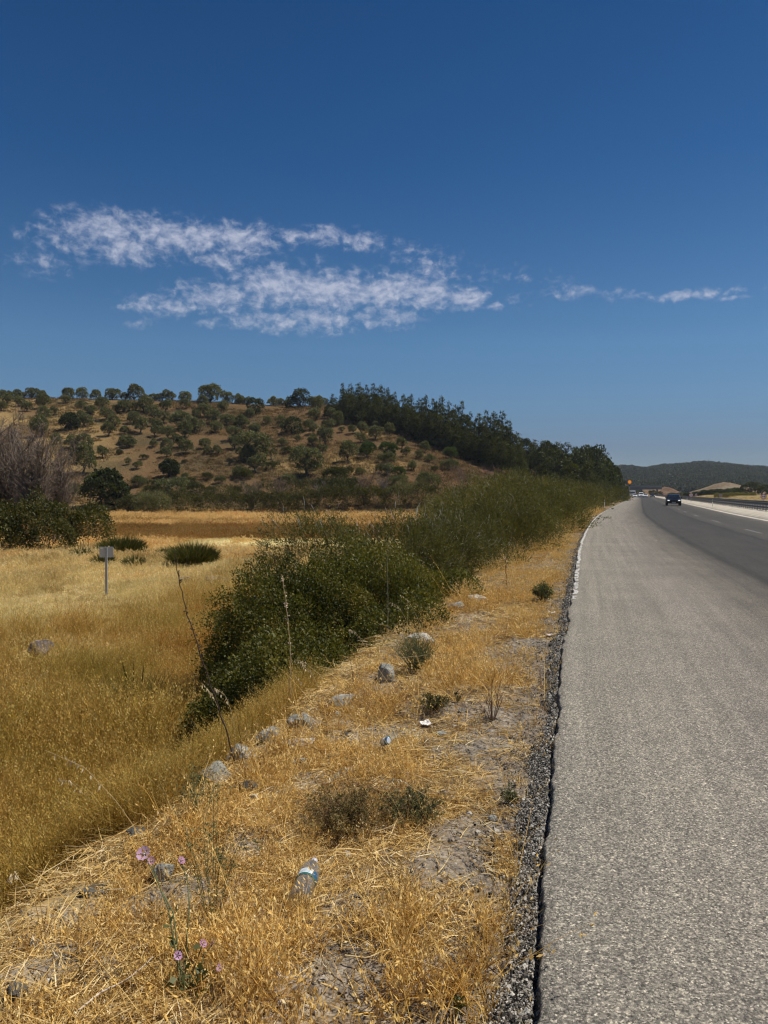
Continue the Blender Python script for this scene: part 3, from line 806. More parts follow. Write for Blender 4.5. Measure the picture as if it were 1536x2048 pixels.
def make_cone_bush(seed):
    rng = np.random.default_rng(450 + seed)
    bl = [(0, 0, .9, .9, .9, .9), (.2, .1, 1.9, .7, .7, .9), (0, 0, 2.9, .4, .4, .9), (-.3, .2, 1.3, .7, .7, .8)]
    return leaf_cloud('crown', bl, 1300, .2, .1, M_HEDGE, rng, seed=seed, lump=.3), tree_trunk('trunk', 1.6, .1, 3, rng, .2)
def make_shrub(seed, mat):                                # 2.4 m wide, 1.8 m tall, grows from the ground
    rng = np.random.default_rng(500 + seed)
    bl = [(rng.normal() * .5, rng.normal() * .5, .55 + .35 * rng.random(), .75, .75, .75) for _ in range(6)]
    cr, _ = shoots('foliage', bl, 1500, 4, .35, .2, .10, mat, rng, seed=seed, lump=.3, upw=.6)
    return cr, stem_mesh('branches', bl, 24, rng, .02, M_TWIG, 0.0)

PROTO = {
    'olive': [make_olive(i) for i in range(7)], 'oak': [make_oak(i) for i in range(4)], 'fig': [make_fig(i) for i in range(2)], 'orchard': [make_fig(5 + i, M_ORCH) for i in range(2)], 'pine': [make_pine(i) for i in range(7)],
    'mop': [make_round_pine(i) for i in range(3)], 'cone': [make_cone_bush(i) for i in range(2)],
    'shrub': [make_shrub(i, M_HEDGE) for i in range(4)], 'greyshrub': [make_shrub(10 + i, M_OLIVE) for i in range(3)],
    'vitex': [make_shrub(20 + i, M_VITEX) for i in range(3)],
}
def plant(kind, name, loc, scale, label, cat, group=None, rz=None, var=None):
    v = PROTO[kind][random.randrange(len(PROTO[kind])) if var is None else var]
    e = empty(name, loc, random.random() * 6.28 if rz is None else rz, scale)
    tag(e, label, cat, group)
    for me in v: link(me.name.split('.')[0], me, e)
    return e

# ------------------------------------------------------------------ the hillside orchard, placed where the photo has each tree
def zoom_px(x, y, ox, oy, k=2.954): return ox + x / k, oy + y / k
HILL = []          # (band, px, py, width px, kind)
def add(band, ox, oy, kind, items):
    for (x, y, w) in items:
        px, py = zoom_px(x, y, ox, oy); HILL.append((band, px, py, w / 2.954, kind))
add(0, 0, 750, 'olive', [(20, 125, 62), (62, 128, 45), (110, 128, 78), (195, 132, 75), (255, 125, 55), (415, 140, 78), (488, 150, 72), (575, 146, 70), (668, 148, 88), (745, 148, 62), (805, 152, 92), (862, 156, 50), (905, 158, 60), (945, 163, 50), (1005, 168, 80), (1100, 180, 78), (1242, 168, 110), (1345, 182, 70), (1410, 178, 62), (1460, 186, 50)])
add(0, 480, 750, 'olive', [(200, 195, 62), (245, 192, 55), (285, 196, 50), (425, 200, 55), (12, 180, 55), (470, 205, 70)])
add(0, 0, 750, 'oak', [(325, 134, 85)])
add(1, 0, 750, 'olive', [(45, 168, 62), (115, 188, 66), (160, 218, 76), (252, 198, 82), (390, 166, 56), (478, 198, 62), (530, 238, 78), (600, 200, 75), (690, 220, 58), (735, 222, 82), (800, 212, 62), (855, 224, 102), (980, 222, 74), (1092, 200, 60), (1200, 198, 84), (1212, 252, 80), (1320, 216, 74)])
add(1, 480, 750, 'olive', [(455, 222, 80), (445, 268, 85), (540, 270, 72), (575, 296, 82), (160, 290, 55), (60, 250, 60)])
add(2, 0, 750, 'olive', [(10, 212, 60), (262, 282, 88), (320, 238, 54), (480, 268, 72), (505, 306, 82), (630, 270, 80), (670, 316, 92), (790, 292, 78), (900, 272, 92), (970, 286, 82), (1060, 268, 80), (1160, 262, 62), (1262, 288, 92), (1420, 320, 100), (1340, 300, 82), (940, 318, 60)])
add(2, 0, 750, 'oak', [(412, 326, 112)])
add(2, 480, 750, 'olive', [(240, 308, 62), (410, 326, 70), (520, 338, 82), (665, 348, 62), (720, 345, 62), (805, 320, 60), (885, 352, 62), (940, 338, 52), (95, 358, 62), (430, 350, 60), (10, 310, 80)])
add(3, 0, 750, 'olive', [(240, 368, 120), (640, 364, 84), (735, 350, 60), (828, 346, 88), (905, 304, 42), (1080, 318, 130), (1150, 336, 92), (920, 364, 70), (990, 378, 92), (1090, 372, 100), (1275, 342, 82), (1390, 388, 92), (1500, 362, 72)])
add(3, 480, 750, 'olive', [(340, 392, 46), (505, 420, 102), (800, 386, 92), (430, 416, 82), (600, 340, 42), (715, 400, 72), (955, 438, 72), (490, 466, 62), (980, 486, 62)])
add(4, 0, 750, 'olive', [(330, 412, 62), (425, 434, 88), (500, 438, 98), (735, 412, 72), (762, 430, 84), (605, 494, 76), (905, 426, 52), (985, 456, 82), (1060, 436, 92), (1105, 466, 92), (1210, 436, 72), (1232, 468, 62), (1282, 476, 72), (1385, 440, 82), (1465, 512, 112)])
add(4, 480, 750, 'olive', [(640, 516, 112), (1090, 460, 60), (1120, 516, 62), (1060, 500, 60), (880, 598, 82), (90, 500, 172), (400, 600, 200), (1020, 566, 62), (95, 578, 122), (1340, 480, 60), (250, 420, 50)])
add(5, 0, 750, 'olive', [(490, 586, 172), (812, 556, 62), (757, 530, 44), (980, 488, 62)])
add(3, 0, 750, 'oakbig', [(1510, 232, 105)])
HSHRUB = []
def adds(ox, oy, kind, items):
    for (x, y, w) in items:
        px, py = zoom_px(x, y, ox, oy); HSHRUB.append((px, py, w / 2.954, kind))
adds(0, 750, 'shrub', [(850, 498, 42), (710, 470, 42), (1130, 640, 52), (1088, 518, 28), (1230, 620, 62), (920, 660, 62), (1160, 700, 90), (1240, 700, 62), (905, 708, 82)])
adds(0, 750, 'greyshrub', [(820, 660, 92), (1092, 610, 48), (1030, 710, 150), (780, 800, 120), (870, 812, 160), (440, 690, 70), (1300, 640, 60), (420, 740, 100), (1420, 600, 90)])
adds(480, 750, 'shrub', [(560, 640, 130), (630, 590, 66), (840, 580, 72), (1150, 566, 42), (285, 468, 62), (145, 400, 40), (440, 560, 60), (20, 620, 90), (520, 700, 130), (660, 690, 120), (180, 560, 70)])
adds(480, 750, 'greyshrub', [(1105, 668, 130), (560, 300, 60), (860, 520, 90), (740, 470, 80), (710, 590, 60), (300, 640, 80), (930, 660, 100), (1230, 560, 90)])

BANDN = ['along the hill crest', 'in the row under the crest', 'on the upper slope', 'on the middle slope', 'on the lower slope', 'at the foot of the hill']
PLACED = []
for (band, px, py, w, kind) in HILL:
    y0 = 100
    if band == 0:                                       # on the crest itself
        A = math.atan((px - CX) / F); R = float(np.interp(A, _cA, _cR)) - 2
        X, Y = R * math.sin(A), R * math.cos(A); Z = tz(X, Y) - .3
    else:
        X, Y, Z = ground_hit(px, py, 100, 300)
    PLACED.append([band, px, (X, Y, Z), w * Y / F / 5.0, kind])
for band in range(6):
    row = sorted([p for p in PLACED if p[0] == band and p[4] == 'olive'], key=lambda p: p[1])
    for i, (_, px, loc, sc, kind) in enumerate(row):
        size = 'large' if sc > .95 else 'small' if sc < .58 else 'medium'
        sc2 = sc * (1.2 if band == 0 else 1.12)
        plant('olive', 'olive_tree', (loc[0], loc[1], loc[2] - (.5 if band == 0 else .12) * sc2), (sc2 * random.uniform(.88, 1.2), sc2 * random.uniform(.88, 1.2), sc2 * random.uniform(.92, 1.3)), f'{size} grey-green olive tree {BANDN[band]}, {ordinal(i + 1)} counting towards the pines', 'olive tree', 'olive trees on the hillside')
oaks = [
    (zoom_px(412, 326, 0, 750), 112, 'dark round oak standing alone among pale olives on the upper slope', 'fig'),
    (zoom_px(325, 136, 0, 750), 85, 'low dark oak on the bare end of the hill crest', 'oak'),
    (zoom_px(1510, 232, 0, 750), 110, 'tall dark oak on the crest above the orchard', 'oak'),
    (zoom_px(345, 196, 480, 750), 132, 'dark flat-topped oak on the crest beside the pine wood', 'oak'),
    (zoom_px(310, 348, 480, 750), 122, 'dark spreading oak on the slope under the crest oaks', 'oak'),
    (zoom_px(1000, 606, 0, 750), 118, 'compact black-green oak on the lower slope below the olives', 'fig'),
    (zoom_px(625, 792, 0, 750), 255, 'big round dark fig tree at the far edge of the field', 'fig'),
]
for (p, w, lab, k) in oaks:
    X, Y, Z = ground_hit(p[0], p[1], 100, 300)
    plant(k, 'fig_tree' if 'fig' in lab else 'oak_tree', (X, Y, Z - (.1 if k == 'fig' else .75) * w / 2.954 * Y / F / 4.9), w / 2.954 * Y / F / 4.6, lab, 'tree')
for (p, w, lab) in [(zoom_px(880, 500, 480, 750), 118, 'bright green mop-headed young pine on the slope'), (zoom_px(750, 496, 480, 750), 110, 'low bright green pine close beside the mop-headed one'), (zoom_px(945, 606, 480, 750), 80, 'slender bright green pine below the mop-headed one'), (zoom_px(1245, 496, 480, 750), 84, 'bright green round pine near the dark wood edge')]:
    X, Y, Z = ground_hit(p[0], p[1], 90, 300)
    plant('mop', 'stone_pine', (X, Y, Z - .4), w / 2.954 * Y / F / 5.0, lab, 'pine tree')
for (p, h, lab) in [(zoom_px(185, 502, 480, 750), 118, 'narrow cone-shaped evergreen among the lower olives'), (zoom_px(735, 850, 480, 400), 10, None)]:
    if lab:
        X, Y, Z = ground_hit(p[0], p[1], 90, 300); plant('cone', 'young_cypress', (X, Y, Z), h / 2.954 * Y / F / 3.6, lab, 'tree')
HSHRUB.sort(key=lambda t: t[0])
for n, (px, py, w, k) in enumerate(HSHRUB):
    X, Y, Z = ground_hit(px, py, 85, 300)
    col = 'grey-green' if k == 'greyshrub' else 'dark green'
    size = 'wide' if w > 35 else 'small' if w < 20 else 'rounded'
    plant(k, 'shrub', (X, Y, Z - .1), w * Y / F / 2.5, f'{size} {col} shrub on the lower hillside, {ordinal(n + 1)} counting towards the road', 'shrub', 'shrubs scattered over the lower hillside')

# ------------------------------------------------------------------ the pine wood on the hill's flank
PINES = []
def pine_px(items, back=0.0):
    for (px, top, base) in items: PINES.append((px, top, base, back))
pine_px([(655, 800, 836), (672, 796, 838), (690, 782, 842), (706, 790, 846), (722, 788, 850), (740, 792, 852), (757, 796, 856), (775, 800, 860), (793, 806, 866), (812, 812, 872), (828, 818, 880), (846, 824, 886), (862, 830, 893), (880, 836, 898), (898, 842, 904), (915, 850, 912), (933, 856, 920), (950, 862, 926), (968, 868, 932), (986, 876, 940), (1004, 884, 946), (1022, 892, 952), (1040, 900, 956)])
pine_px([(686, 770, 0), (702, 771, 0), (718, 768, 0), (733, 772, 0), (748, 770, 0), (762, 772, 0), (776, 780, 0), (790, 788, 0), (806, 790, 0), (822, 790, 0), (838, 800, 0), (851, 792, 0), (866, 800, 0), (882, 797, 0), (896, 808, 0), (910, 815, 0), (924, 806, 0), (940, 828, 0), (957, 830, 0), (972, 826, 0), (988, 826, 0), (1003, 828, 0), (1018, 845, 0), (1034, 866, 0)], 9.0)
pine_px([(664, 790, 0), (697, 778, 0), (727, 780, 0), (754, 780, 0), (785, 792, 0), (815, 800, 0), (845, 808, 0), (874, 806, 0), (905, 820, 0), (935, 838, 0), (965, 840, 0), (995, 845, 0)], 4.5)
NEARP = [(1052, 876, 0, 205), (1068, 880, 0, 208), (1084, 884, 0, 206), (1100, 884, 0, 204), (1116, 887, 0, 206), (1132, 890, 0, 205), (1148, 898, 0, 204), (1168, 888, 0, 200), (1182, 904, 0, 203), (1198, 908, 0, 205), (1214, 911, 0, 206), (1230, 914, 0, 208), (1242, 926, 0, 212), (1060, 892, 0, 186), (1080, 896, 0, 182), (1102, 900, 0, 180), (1124, 904, 0, 178), (1146, 908, 0, 176), (1168, 912, 0, 176), (1190, 914, 0, 180), (1212, 920, 0, 184), (1230, 930, 0, 192), (1040, 892, 0, 190), (1244, 940, 0, 205), (1092, 910, 0, 166), (1135, 918, 0, 160), (1176, 924, 0, 166), (1206, 932, 0, 172)]
n = 0
pl = []
for (px, top, base, back) in PINES:
    if base: X, Y, Z = ground_hit(px, base, 100, 300)
    else:
        b0 = float(np.interp(px, [p[0] for p in PINES[:23]], [p[2] for p in PINES[:23]]))
        X, Y, Z = ground_hit(px, b0, 100, 300)
        X, Y = X * (1 + back / Y), Y + back; Z = tz(X, Y)
    zt = CAM_H + (HZ - top) / F * Y
    pl.append((px, X, Y, Z, max(.45, (zt - Z) / 10.0), back))
for (px, top, _, Y) in NEARP:
    px = min(px, 1196 + (px - 1196) * .42)
    X = (px - CX) / F * Y; Z = tz(X, Y); zt = CAM_H + (HZ - top) / F * Y
    pl.append((px, X, Y, Z, (zt - Z) / 10.0, -1))
for bk, nm in ((0, 'in the front row of the hill wood'), (9.0, 'with its tip on the hill wood skyline'), (4.5, 'in the middle of the hill wood'), (-1, 'in the thick wood beside the highway')):
    row = sorted([p for p in pl if p[5] == bk])
    for i, (px, X, Y, Z, sc, b) in enumerate(row):
        wide = random.uniform(.72, .98) if bk == 9.0 else random.uniform(.9, 1.15) if bk != -1 else random.uniform(1.2, 1.5)
        plant('pine' if not (bk == -1 and i % 3 == 1) else 'oak', 'pine_tree' if not (bk == -1 and i % 3 == 1) else 'roadside_tree', (X, Y, Z), (sc * wide, sc * wide, sc) if not (bk == -1 and i % 3 == 1) else (sc * 1.55, sc * 1.55, sc * 2.0),
              f'dark {"slim pine" if wide < 1.05 else "bushy pine" if not (bk == -1 and i % 3 == 1) else "leafy tree"} {nm}, {ordinal(i + 1)} counting towards the highway', 'tree' if bk == -1 else 'pine tree', 'trees of the pine wood')
# ================================================================== bushes by the road and in the field
def bush(name, blobs, kind, label, cat, n, L, Wd, seed, nl=8, Lsh=.45, mat=None, inner=True, spikes=0, stems=60, lump=.25, group=None):
    rng = np.random.default_rng(900 + seed)
    B = np.array(blobs, float)
    if lump > .5: B[:, 5] *= .84; B[:, 2] -= .12      # the lumps add height
    c = B[:, :3].mean(0); c[2] = tz(c[0], c[1])
    e = empty(name, c); tag(e, label, cat, group)
    loc = [tuple(np.concatenate([b[:3] - c, b[3:]])) for b in B]
    if kind == 'leafy':
        link('foliage', leaf_cloud('foliage', loc, n, L, Wd, mat or M_BRAM, rng, seed=seed, lump=lump, freq=1.5, shell=(.62, 1.06)), e)
    else:
        me, (P, D, ln) = shoots('foliage', loc, n, nl, Lsh, L, Wd, mat or M_VITEX, rng, seed=seed, lump=lump, freq=.95, shell=(.6, 1.0), upw=.22)
        link('foliage', me, e)
        if spikes:
            k = rng.choice(len(P), spikes, p=(np.clip(D[:, 2], .05, 1) / np.clip(D[:, 2], .05, 1).sum()))
            paths = [(np.stack([P[i] + D[i] * ln[i] * .6, P[i] + D[i] * ln[i] * 1.15, P[i] + D[i] * ln[i] * 1.5 + rand_dirs(1, rng)[0] * .03]), np.array([.002, .006, .0015]) * (1 if L < .1 else 1.5)) for i in k]
            V, Fq = tubes(paths, 3)
            link('flower_spikes', mesh_np('flower_spikes', V, Fq, M_SPIKE), e)
    link('branches', stem_mesh('branches', loc, stems, rng, .018, M_TWIGD), e)
    return e
M_SPIKE = simple('dry_flower_spike', (.42, .39, .33), .8, noise=.3)
g = lambda X, Y: tz(X, Y)
bush('bramble_bush', [(-1.55, 11.6, -.95, 1.25, 1.4, 1.45), (-.35, 12.4, -.6, 1.25, 1.5, 1.2), (-2.1, 11.4, -1.5, .72, .9, .95), (.55, 13.2, -.45, .85, 1.2, .78), (-1.1, 10.7, -1.35, 1.0, .9, .95), (-.1, 11.2, -.8, .7, .8, .62), (-.95, 8.9, -1.05, .95, .95, .82), (.25, 10.2, -.72, .72, 1.0, .74), (-1.6, 9.6, -1.4, .8, .8, .8), (1.15, 13.4, -.45, .6, 1.1, .6), (-1.75, 9.3, -1.5, .75, .7, .72), (-1.0, 8.2, -1.35, .8, .7, .72)], 'leafy',
     'broad dense bramble bush with small green leaves below the rocky verge', 'bush', 230000, .037, .025, 1, stems=160, lump=.42)
bush('chaste_tree', [(-1.0, 14.8, -.2, 1.4, 1.2, 1.75), (.45, 15.4, -.05, 1.45, 1.3, 1.6), (1.5, 17.0, -.1, 1.1, 1.2, 1.5), (-1.9, 14.3, -1.0, .75, .9, 1.0)], 'shoots',
     'grey-green feathery bush with pale flower spikes behind the bramble', 'bush', 9500, .07, .017, 2, nl=10, Lsh=.26, spikes=260, lump=.56)
bush('chaste_tree', [(2.0, 19.8, -.1, 1.5, 1.6, 1.6), (3.4, 22.6, .25, 1.8, 1.8, 1.85), (1.2, 18.2, -.6, 1.1, 1.2, 1.15), (4.3, 24.5, -.05, 1.5, 1.6, 1.5), (3.0, 18.6, -.55, .75, .9, .8)], 'shoots',
     'large rounded grey-green bush leaning over the roadside verge', 'bush', 15000, .09, .022, 3, nl=9, Lsh=.30, spikes=140, lump=.56)
bush('chaste_tree', [(6.4, 33, .2, 2.2, 2.6, 1.85), (8.2, 37, .2, 1.9, 2.8, 1.85), (5.0, 31, -.1, 1.6, 2.0, 1.6)], 'shoots', 'grey-green roadside bush next behind the large rounded one', 'bush', 8000, .13, .036, 4, nl=8, Lsh=.38, lump=.56)
bush('chaste_tree', [(10.4, 50, .3, 2.2, 3.0, 1.9), (11.9, 55, .25, 1.8, 3.0, 1.8)], 'shoots', 'roadside bush halfway between the large bush and the first white marker', 'bush', 5200, .18, .052, 5, nl=7, Lsh=.45, lump=.56)
bush('chaste_tree', [(18.2, 74, .4, 3.0, 5, 2.5), (20.5, 82, .2, 2.6, 5, 1.9)], 'shoots', 'tall roadside bush behind the first white marker', 'bush', 4200, .22, .075, 6, nl=6, Lsh=.5, lump=.56)
bush('chaste_tree', [(27, 101, .3, 3.4, 6, 2.6), (31, 116, .2, 3.4, 7, 2.3)], 'shoots', 'roadside bush level with the second white marker', 'bush', 3400, .28, .095, 7, nl=6, Lsh=.6, lump=.56)
bush('chaste_tree', [(40, 140, .3, 4.2, 8, 2.5), (49, 165, .2, 4.5, 9, 2.4)], 'shoots', 'long low roadside bush before the triangular sign', 'bush', 2400, .38, .12, 8, nl=6, Lsh=1.0, mat=M_HEDGE)
bush('chaste_tree', [(60, 196, .3, 4.0, 9, 3.0), (69, 225, .3, 3.2, 10, 3.2)], 'shoots', 'dark bush at the road bend behind the triangular sign', 'bush', 2600, .45, .16, 9, nl=6, Lsh=1.1, mat=M_HEDGE)
bush('chaste_tree', [(8.0, 54, .6, 3.2, 3.5, 2.4), (11.5, 62, .8, 3.2, 3.5, 2.4), (4.8, 52, -.2, 2.4, 3, 1.9)], 'shoots', 'brownish feathery thicket behind the roadside bushes', 'bush', 6000, .18, .05, 10, nl=7, Lsh=.5, spikes=120, lump=.56)
bush('chaste_tree', [(14, 78, .7, 4.2, 4, 2.9), (21, 92, .5, 4, 4, 2.7), (9, 74, -.2, 3.4, 4, 2.4)], 'shoots', 'wide green thicket below the wood, beyond the feathery thicket', 'bush', 4200, .26, .08, 11, nl=7, Lsh=.8, mat=M_HEDGE)
bush('chaste_tree', [(30, 128, .5, 5.5, 5, 3.2), (38, 150, .5, 6, 6, 3.4), (24, 118, .3, 4.5, 5, 2.8)], 'shoots', 'dark green undergrowth at the foot of the roadside wood', 'bush', 3800, .34, .12, 12, nl=6, Lsh=.9, mat=M_HEDGE)
# the hedge along the far side of the field
HEDGE = [(262, 1026, 62, 34), (300, 1030, 72, 46), (345, 1028, 84, 46), (392, 1029, 84, 44), (440, 1028, 84, 46), (488, 1027, 80, 42), (535, 1027, 84, 46), (578, 1026, 72, 40), (628, 1022, 84, 46), (676, 1020, 90, 50), (726, 1019, 84, 46), (772, 1018, 84, 48), (820, 1016, 84, 50), (866, 1014, 84, 50), (190, 1034, 34, 18), (560, 1000, 110, 40), (640, 996, 110, 40), (470, 1003, 90, 34)]
for i, (px, py, w, h) in enumerate(HEDGE):
    X, Y, Z = ground_hit(px, py, 70, 200)
    Wm, Hm = w * Y / F / 2, h * Y / F
    grey = i in (1, 12)
    wd = ['low', 'wide', 'dense', 'ragged', 'rounded'][i % 5]
    bush('hedge_bush', [(X - Wm * .4, Y + 1.2, Z + Hm * .35, Wm * .62, 1.6, Hm * .6), (X + Wm * .4, Y + 1.6, Z + Hm * .42, Wm * .62, 1.6, Hm * .58), (X, Y + 1.4, Z + Hm * .3, Wm * .6, 1.5, Hm * .5)], 'shoots',
         f'{wd} {"grey-green" if grey else "dark green"} bush of the hedge beyond the field, {ordinal(i + 1)} counting away from the fig', 'bush', 1500, .26, .09, 30 + i, nl=6, Lsh=.55, mat=M_OLIVE if grey else M_HEDGE, stems=14, lump=.35, group='bushes of the field hedge')
# thicket by the bare trees
bush('bramble_bush', [(-24.5, 45, -.9, 2.6, 2.2, 2.0), (-21.0, 45.5, -.8, 2.3, 2.0, 2.1), (-18.4, 46, -.75, 1.3, 1.6, 1.55), (-28.5, 46, -.8, 3, 2.4, 2.0), (-19.8, 44, -1.2, 1.5, 1.2, 1.2), (-33, 47, -.8, 3.2, 2.4, 2.0), (-22.6, 44, -1.3, 1.6, 1.1, 1.1)], 'leafy',
     'dark green bramble thicket below the bare grey trees', 'bush', 52000, .13, .085, 15, stems=90, lump=.35, mat=M_HEDGE)
# rush clumps in the field
def rush(px, base, w, h, seed, label, mat=None, nb=700, wid=.02):
    rng = np.random.default_rng(1200 + seed)
    X, Y, Z = ground_hit(px, base, 5, 90)
    R, H = w * Y / F / 2, h * Y / F
    r = R * np.sqrt(rng.random(nb)); a = rng.random(nb) * 6.283
    B = np.stack([r * np.cos(a) * .75, r * np.sin(a) * .6, np.zeros(nb) - .03], 1)
    D = np.stack([np.cos(a) * r / R * .7, np.sin(a) * r / R * .7, np.ones(nb)], 1) + rng.normal(size=(nb, 3)) * .3
    D /= np.linalg.norm(D, axis=1)[:, None]
    ln = H * rng.uniform(.4, 1.08, nb) * (1 - .35 * (r / R) ** 2)
    side = np.cross(D, rand_dirs(nb, rng)); side /= np.linalg.norm(side, axis=1)[:, None]
    m = B + D * (ln * .55)[:, None]; tip = B + D * ln[:, None] + np.stack([np.cos(a), np.sin(a), -.6 * np.ones(nb)], 1) * (ln * .13 * rng.random(nb))[:, None]
    V = np.stack([B - side * wid * .5, B + side * wid * .5, m + side * wid * .4, tip, m - side * wid * .4], 1).reshape(-1, 3)
    i = np.arange(nb)[:, None] * 5
    me = mesh_np('blades', V, np.concatenate([i, i + 1, i + 2, i + 3, i + 4], 1), mat or M_RUSH, {'tint': ('FACE', 'FLOAT', rng.random(nb))})
    e = empty('rush_clump', (X, Y, Z)); tag(e, label, 'rush clump')
    link('blades', me, e)
rush(243, 1108, 95, 46, 1, 'wide green rush clump against the dark bramble thicket', nb=3600, wid=.028)
rush(386, 1128, 92, 56, 2, 'tall round green rush clump standing alone in the field', nb=3600, wid=.024)
rush(334, 1112, 40, 26, 3, 'faded brownish rush clump next to the tall round one', nb=500, wid=.03)
rush(268, 1130, 44, 28, 4, 'small dark rush clump in front of the wide one', nb=500, wid=.025)
rush(206, 1128, 40, 30, 5, 'small rush clump right behind the grey sign post', nb=500, wid=.025)
rush(162, 1112, 46, 26, 6, 'thin yellowish rush clump at the end of the bramble thicket', nb=450, wid=.025)
rush(275, 1440, 110, 130, 7, 'tall dark green grass clump in the near golden grass', nb=900, wid=.009)
rush(400, 1440, 90, 110, 8, 'green grass clump at the foot of the bramble bush', nb=600, wid=.009)
rush(110, 1790, 130, 70, 9, 'low bright green grass patch under the verge stones', nb=1300, wid=.006)
rush(175, 1725, 60, 60, 10, 'dark green leafy tuft beside the verge stones', nb=700, wid=.01)

# ------------------------------------------------------------------ bare trees
def bare_tree(px, base, top, seed, label, w=60, mat=None, ntw=1500, r0=.06, up=.8, Yd=None, stems=9):
    rng = np.random.default_rng(1500 + seed)
    if Yd is None: X, Y, Z = ground_hit(px, base, 5, 300)
    else: Y = Yd; X = (px - CX) / F * Y; Z = tz(X, Y)
    H = CAM_H + (HZ - top) / F * Y - Z; R = w * Y / F / 2
    e = empty('bare_tree', (X, Y, Z)); tag(e, label, 'bare tree')
    tr, tw = [], []
    mains = []
    for k in range(stems):
        a = rng.random() * 6.283; q = R * rng.uniform(.2, 1.0)
        tip = np.array([math.cos(a) * q, math.sin(a) * q * .8, H * rng.uniform(.6, .95)])
        m = tip * np.array([.35, .35, .5]) + rng.normal(size=3) * .12
        pts = np.array([[rng.normal() * .15, rng.normal() * .15, -.2], m * .5 + rng.normal(size=3) * .06, m, (m + tip) / 2 + rng.normal(size=3) * .15, tip])
        tr.append((pts, np.array([r0 * 1.2, r0, r0 * .75, r0 * .5, r0 * .2])))
        mains.append(pts)
    subs = []
    for k in range(stems * 16):
        pts = mains[rng.integers(stems)]; t = rng.uniform(1.0, 3.95); i = int(t); f = t - i
        b = pts[i] * (1 - f) + pts[i + 1] * f
        d = rand_dirs(1, rng)[0] * np.array([1, 1, .4]) + np.array([0, 0, up]); d /= np.linalg.norm(d)
        ln = H * rng.uniform(.12, .26)
        m = b + d * ln * .5 + rng.normal(size=3) * .06; tip = b + d * ln + np.array([0, 0, ln * .2])
        sp = np.array([b, m, tip]); subs.append(sp); tr.append((sp, np.array([r0 * .32, r0 * .22, r0 * .1])))
    for k in range(ntw):
        pts = subs[rng.integers(len(subs))]; t = rng.uniform(0, 1.98); i = int(t); f = t - i
        b = pts[i] * (1 - f) + pts[i + 1] * f
        d = rand_dirs(1, rng)[0] * .8 + np.array([0, 0, up]); d /= np.linalg.norm(d)
        ln = H * rng.uniform(.04, .12)
        tw.append((np.array([b, b + d * ln * .5 + rng.normal(size=3) * .03, b + d * ln]), np.array([r0 * .15, r0 * .11, r0 * .05])))
    V, Fq = tubes(tr, 5); link('trunk', mesh_np('trunk', V, Fq, mat or M_TWIG), e)
    V, Fq = tubes(tw, 3); link('twigs', mesh_np('twigs', V, Fq, mat or M_TWIG), e)
    return e
bare_tree(18, 0, 836, 1, 'tall bare grey tree at the edge of the view, above the brambles', 110, ntw=3200, r0=.10, Yd=52, stems=13)
bare_tree(70, 0, 868, 2, 'bare grey many-stemmed tree, second of the group above the brambles', 100, ntw=3000, r0=.09, Yd=50, stems=12)
bare_tree(112, 0, 884, 3, 'bare spreading tree nearest the fig, outermost of its group', 90, ntw=2400, r0=.075, Yd=53, stems=11)
bare_tree(-40, 0, 845, 4, 'bare grey tree beyond the edge of the frame', 110, ntw=1800, r0=.09, Yd=53, stems=10)
M_TWIGB = simple('brown_twig', (.19, .125, .09), .9, noise=.35, nscale=3)
for i, (px, base, top, w, lab) in enumerate([(505, 1020, 962, 46, 'bare whitish sapling rising out of the field hedge'), (560, 1012, 955, 60, 'bare brown sapling beside the whitish one in the hedge'), (640, 1010, 962, 50, 'small bare grey tree in the hedge before the young pines'), (728, 1010, 936, 62, 'tall bare brown tree below the mop-headed pine'), (768, 1008, 942, 56, 'bare brown tree next to the tall one below the mop-headed pine'), (930, 985, 928, 84, 'wide bare grey-brown tree behind the large roadside bush'), (985, 975, 932, 60, 'bare twiggy tree between the roadside bush and the wood')]):
    bare_tree(px, base, top, 10 + i, lab, w, mat=[M_TWIG, M_TWIGB][i % 2] if i < 5 else M_TWIGB, ntw=900, r0=.06, stems=8)
# ================================================================== stones
def mat_rock(name, a, b, c):
    t = NT(name); o = t.n('TexCoord').outputs['Object']
    n1 = t.noise(o, 7.0, 6, .7); n2 = t.noise(o, 45.0, 4, .7)
    v = t.n('TexVoronoi', {'feature': 'DISTANCE_TO_EDGE'}, Vector=o, Scale=9.0)
    col = t.ramp(t.math('ADD', t.math('MULTIPLY', n1, .7), t.math('MULTIPLY', n2, .35)), [(.36, a), (.52, b), (.68, c)])
    h = t.math('ADD', t.math('MULTIPLY', n1, 1.2), t.math('MULTIPLY', n2, .7))
    return t.done(t.n('BsdfDiffuse', None, Color=col, Roughness=.6, Normal=t.bump(h, .9, .02)))
M_RGREY = mat_rock('grey_stone', (.15, .15, .13), (.33, .325, .28), (.56, .55, .47))
M_RDARK = mat_rock('dark_stone', (.05, .048, .042), (.12, .115, .10), (.26, .25, .22))
M_RWHITE = mat_rock('white_stone', (.30, .28, .23), (.58, .55, .47), (.82, .80, .72))
M_RLILAC = mat_rock('lilac_boulder', (.12, .10, .095), (.26, .22, .21), (.42, .38, .36))
M_EARTH = mat_rock('dry_earth', (.16, .13, .09), (.33, .26, .17), (.55, .45, .28))
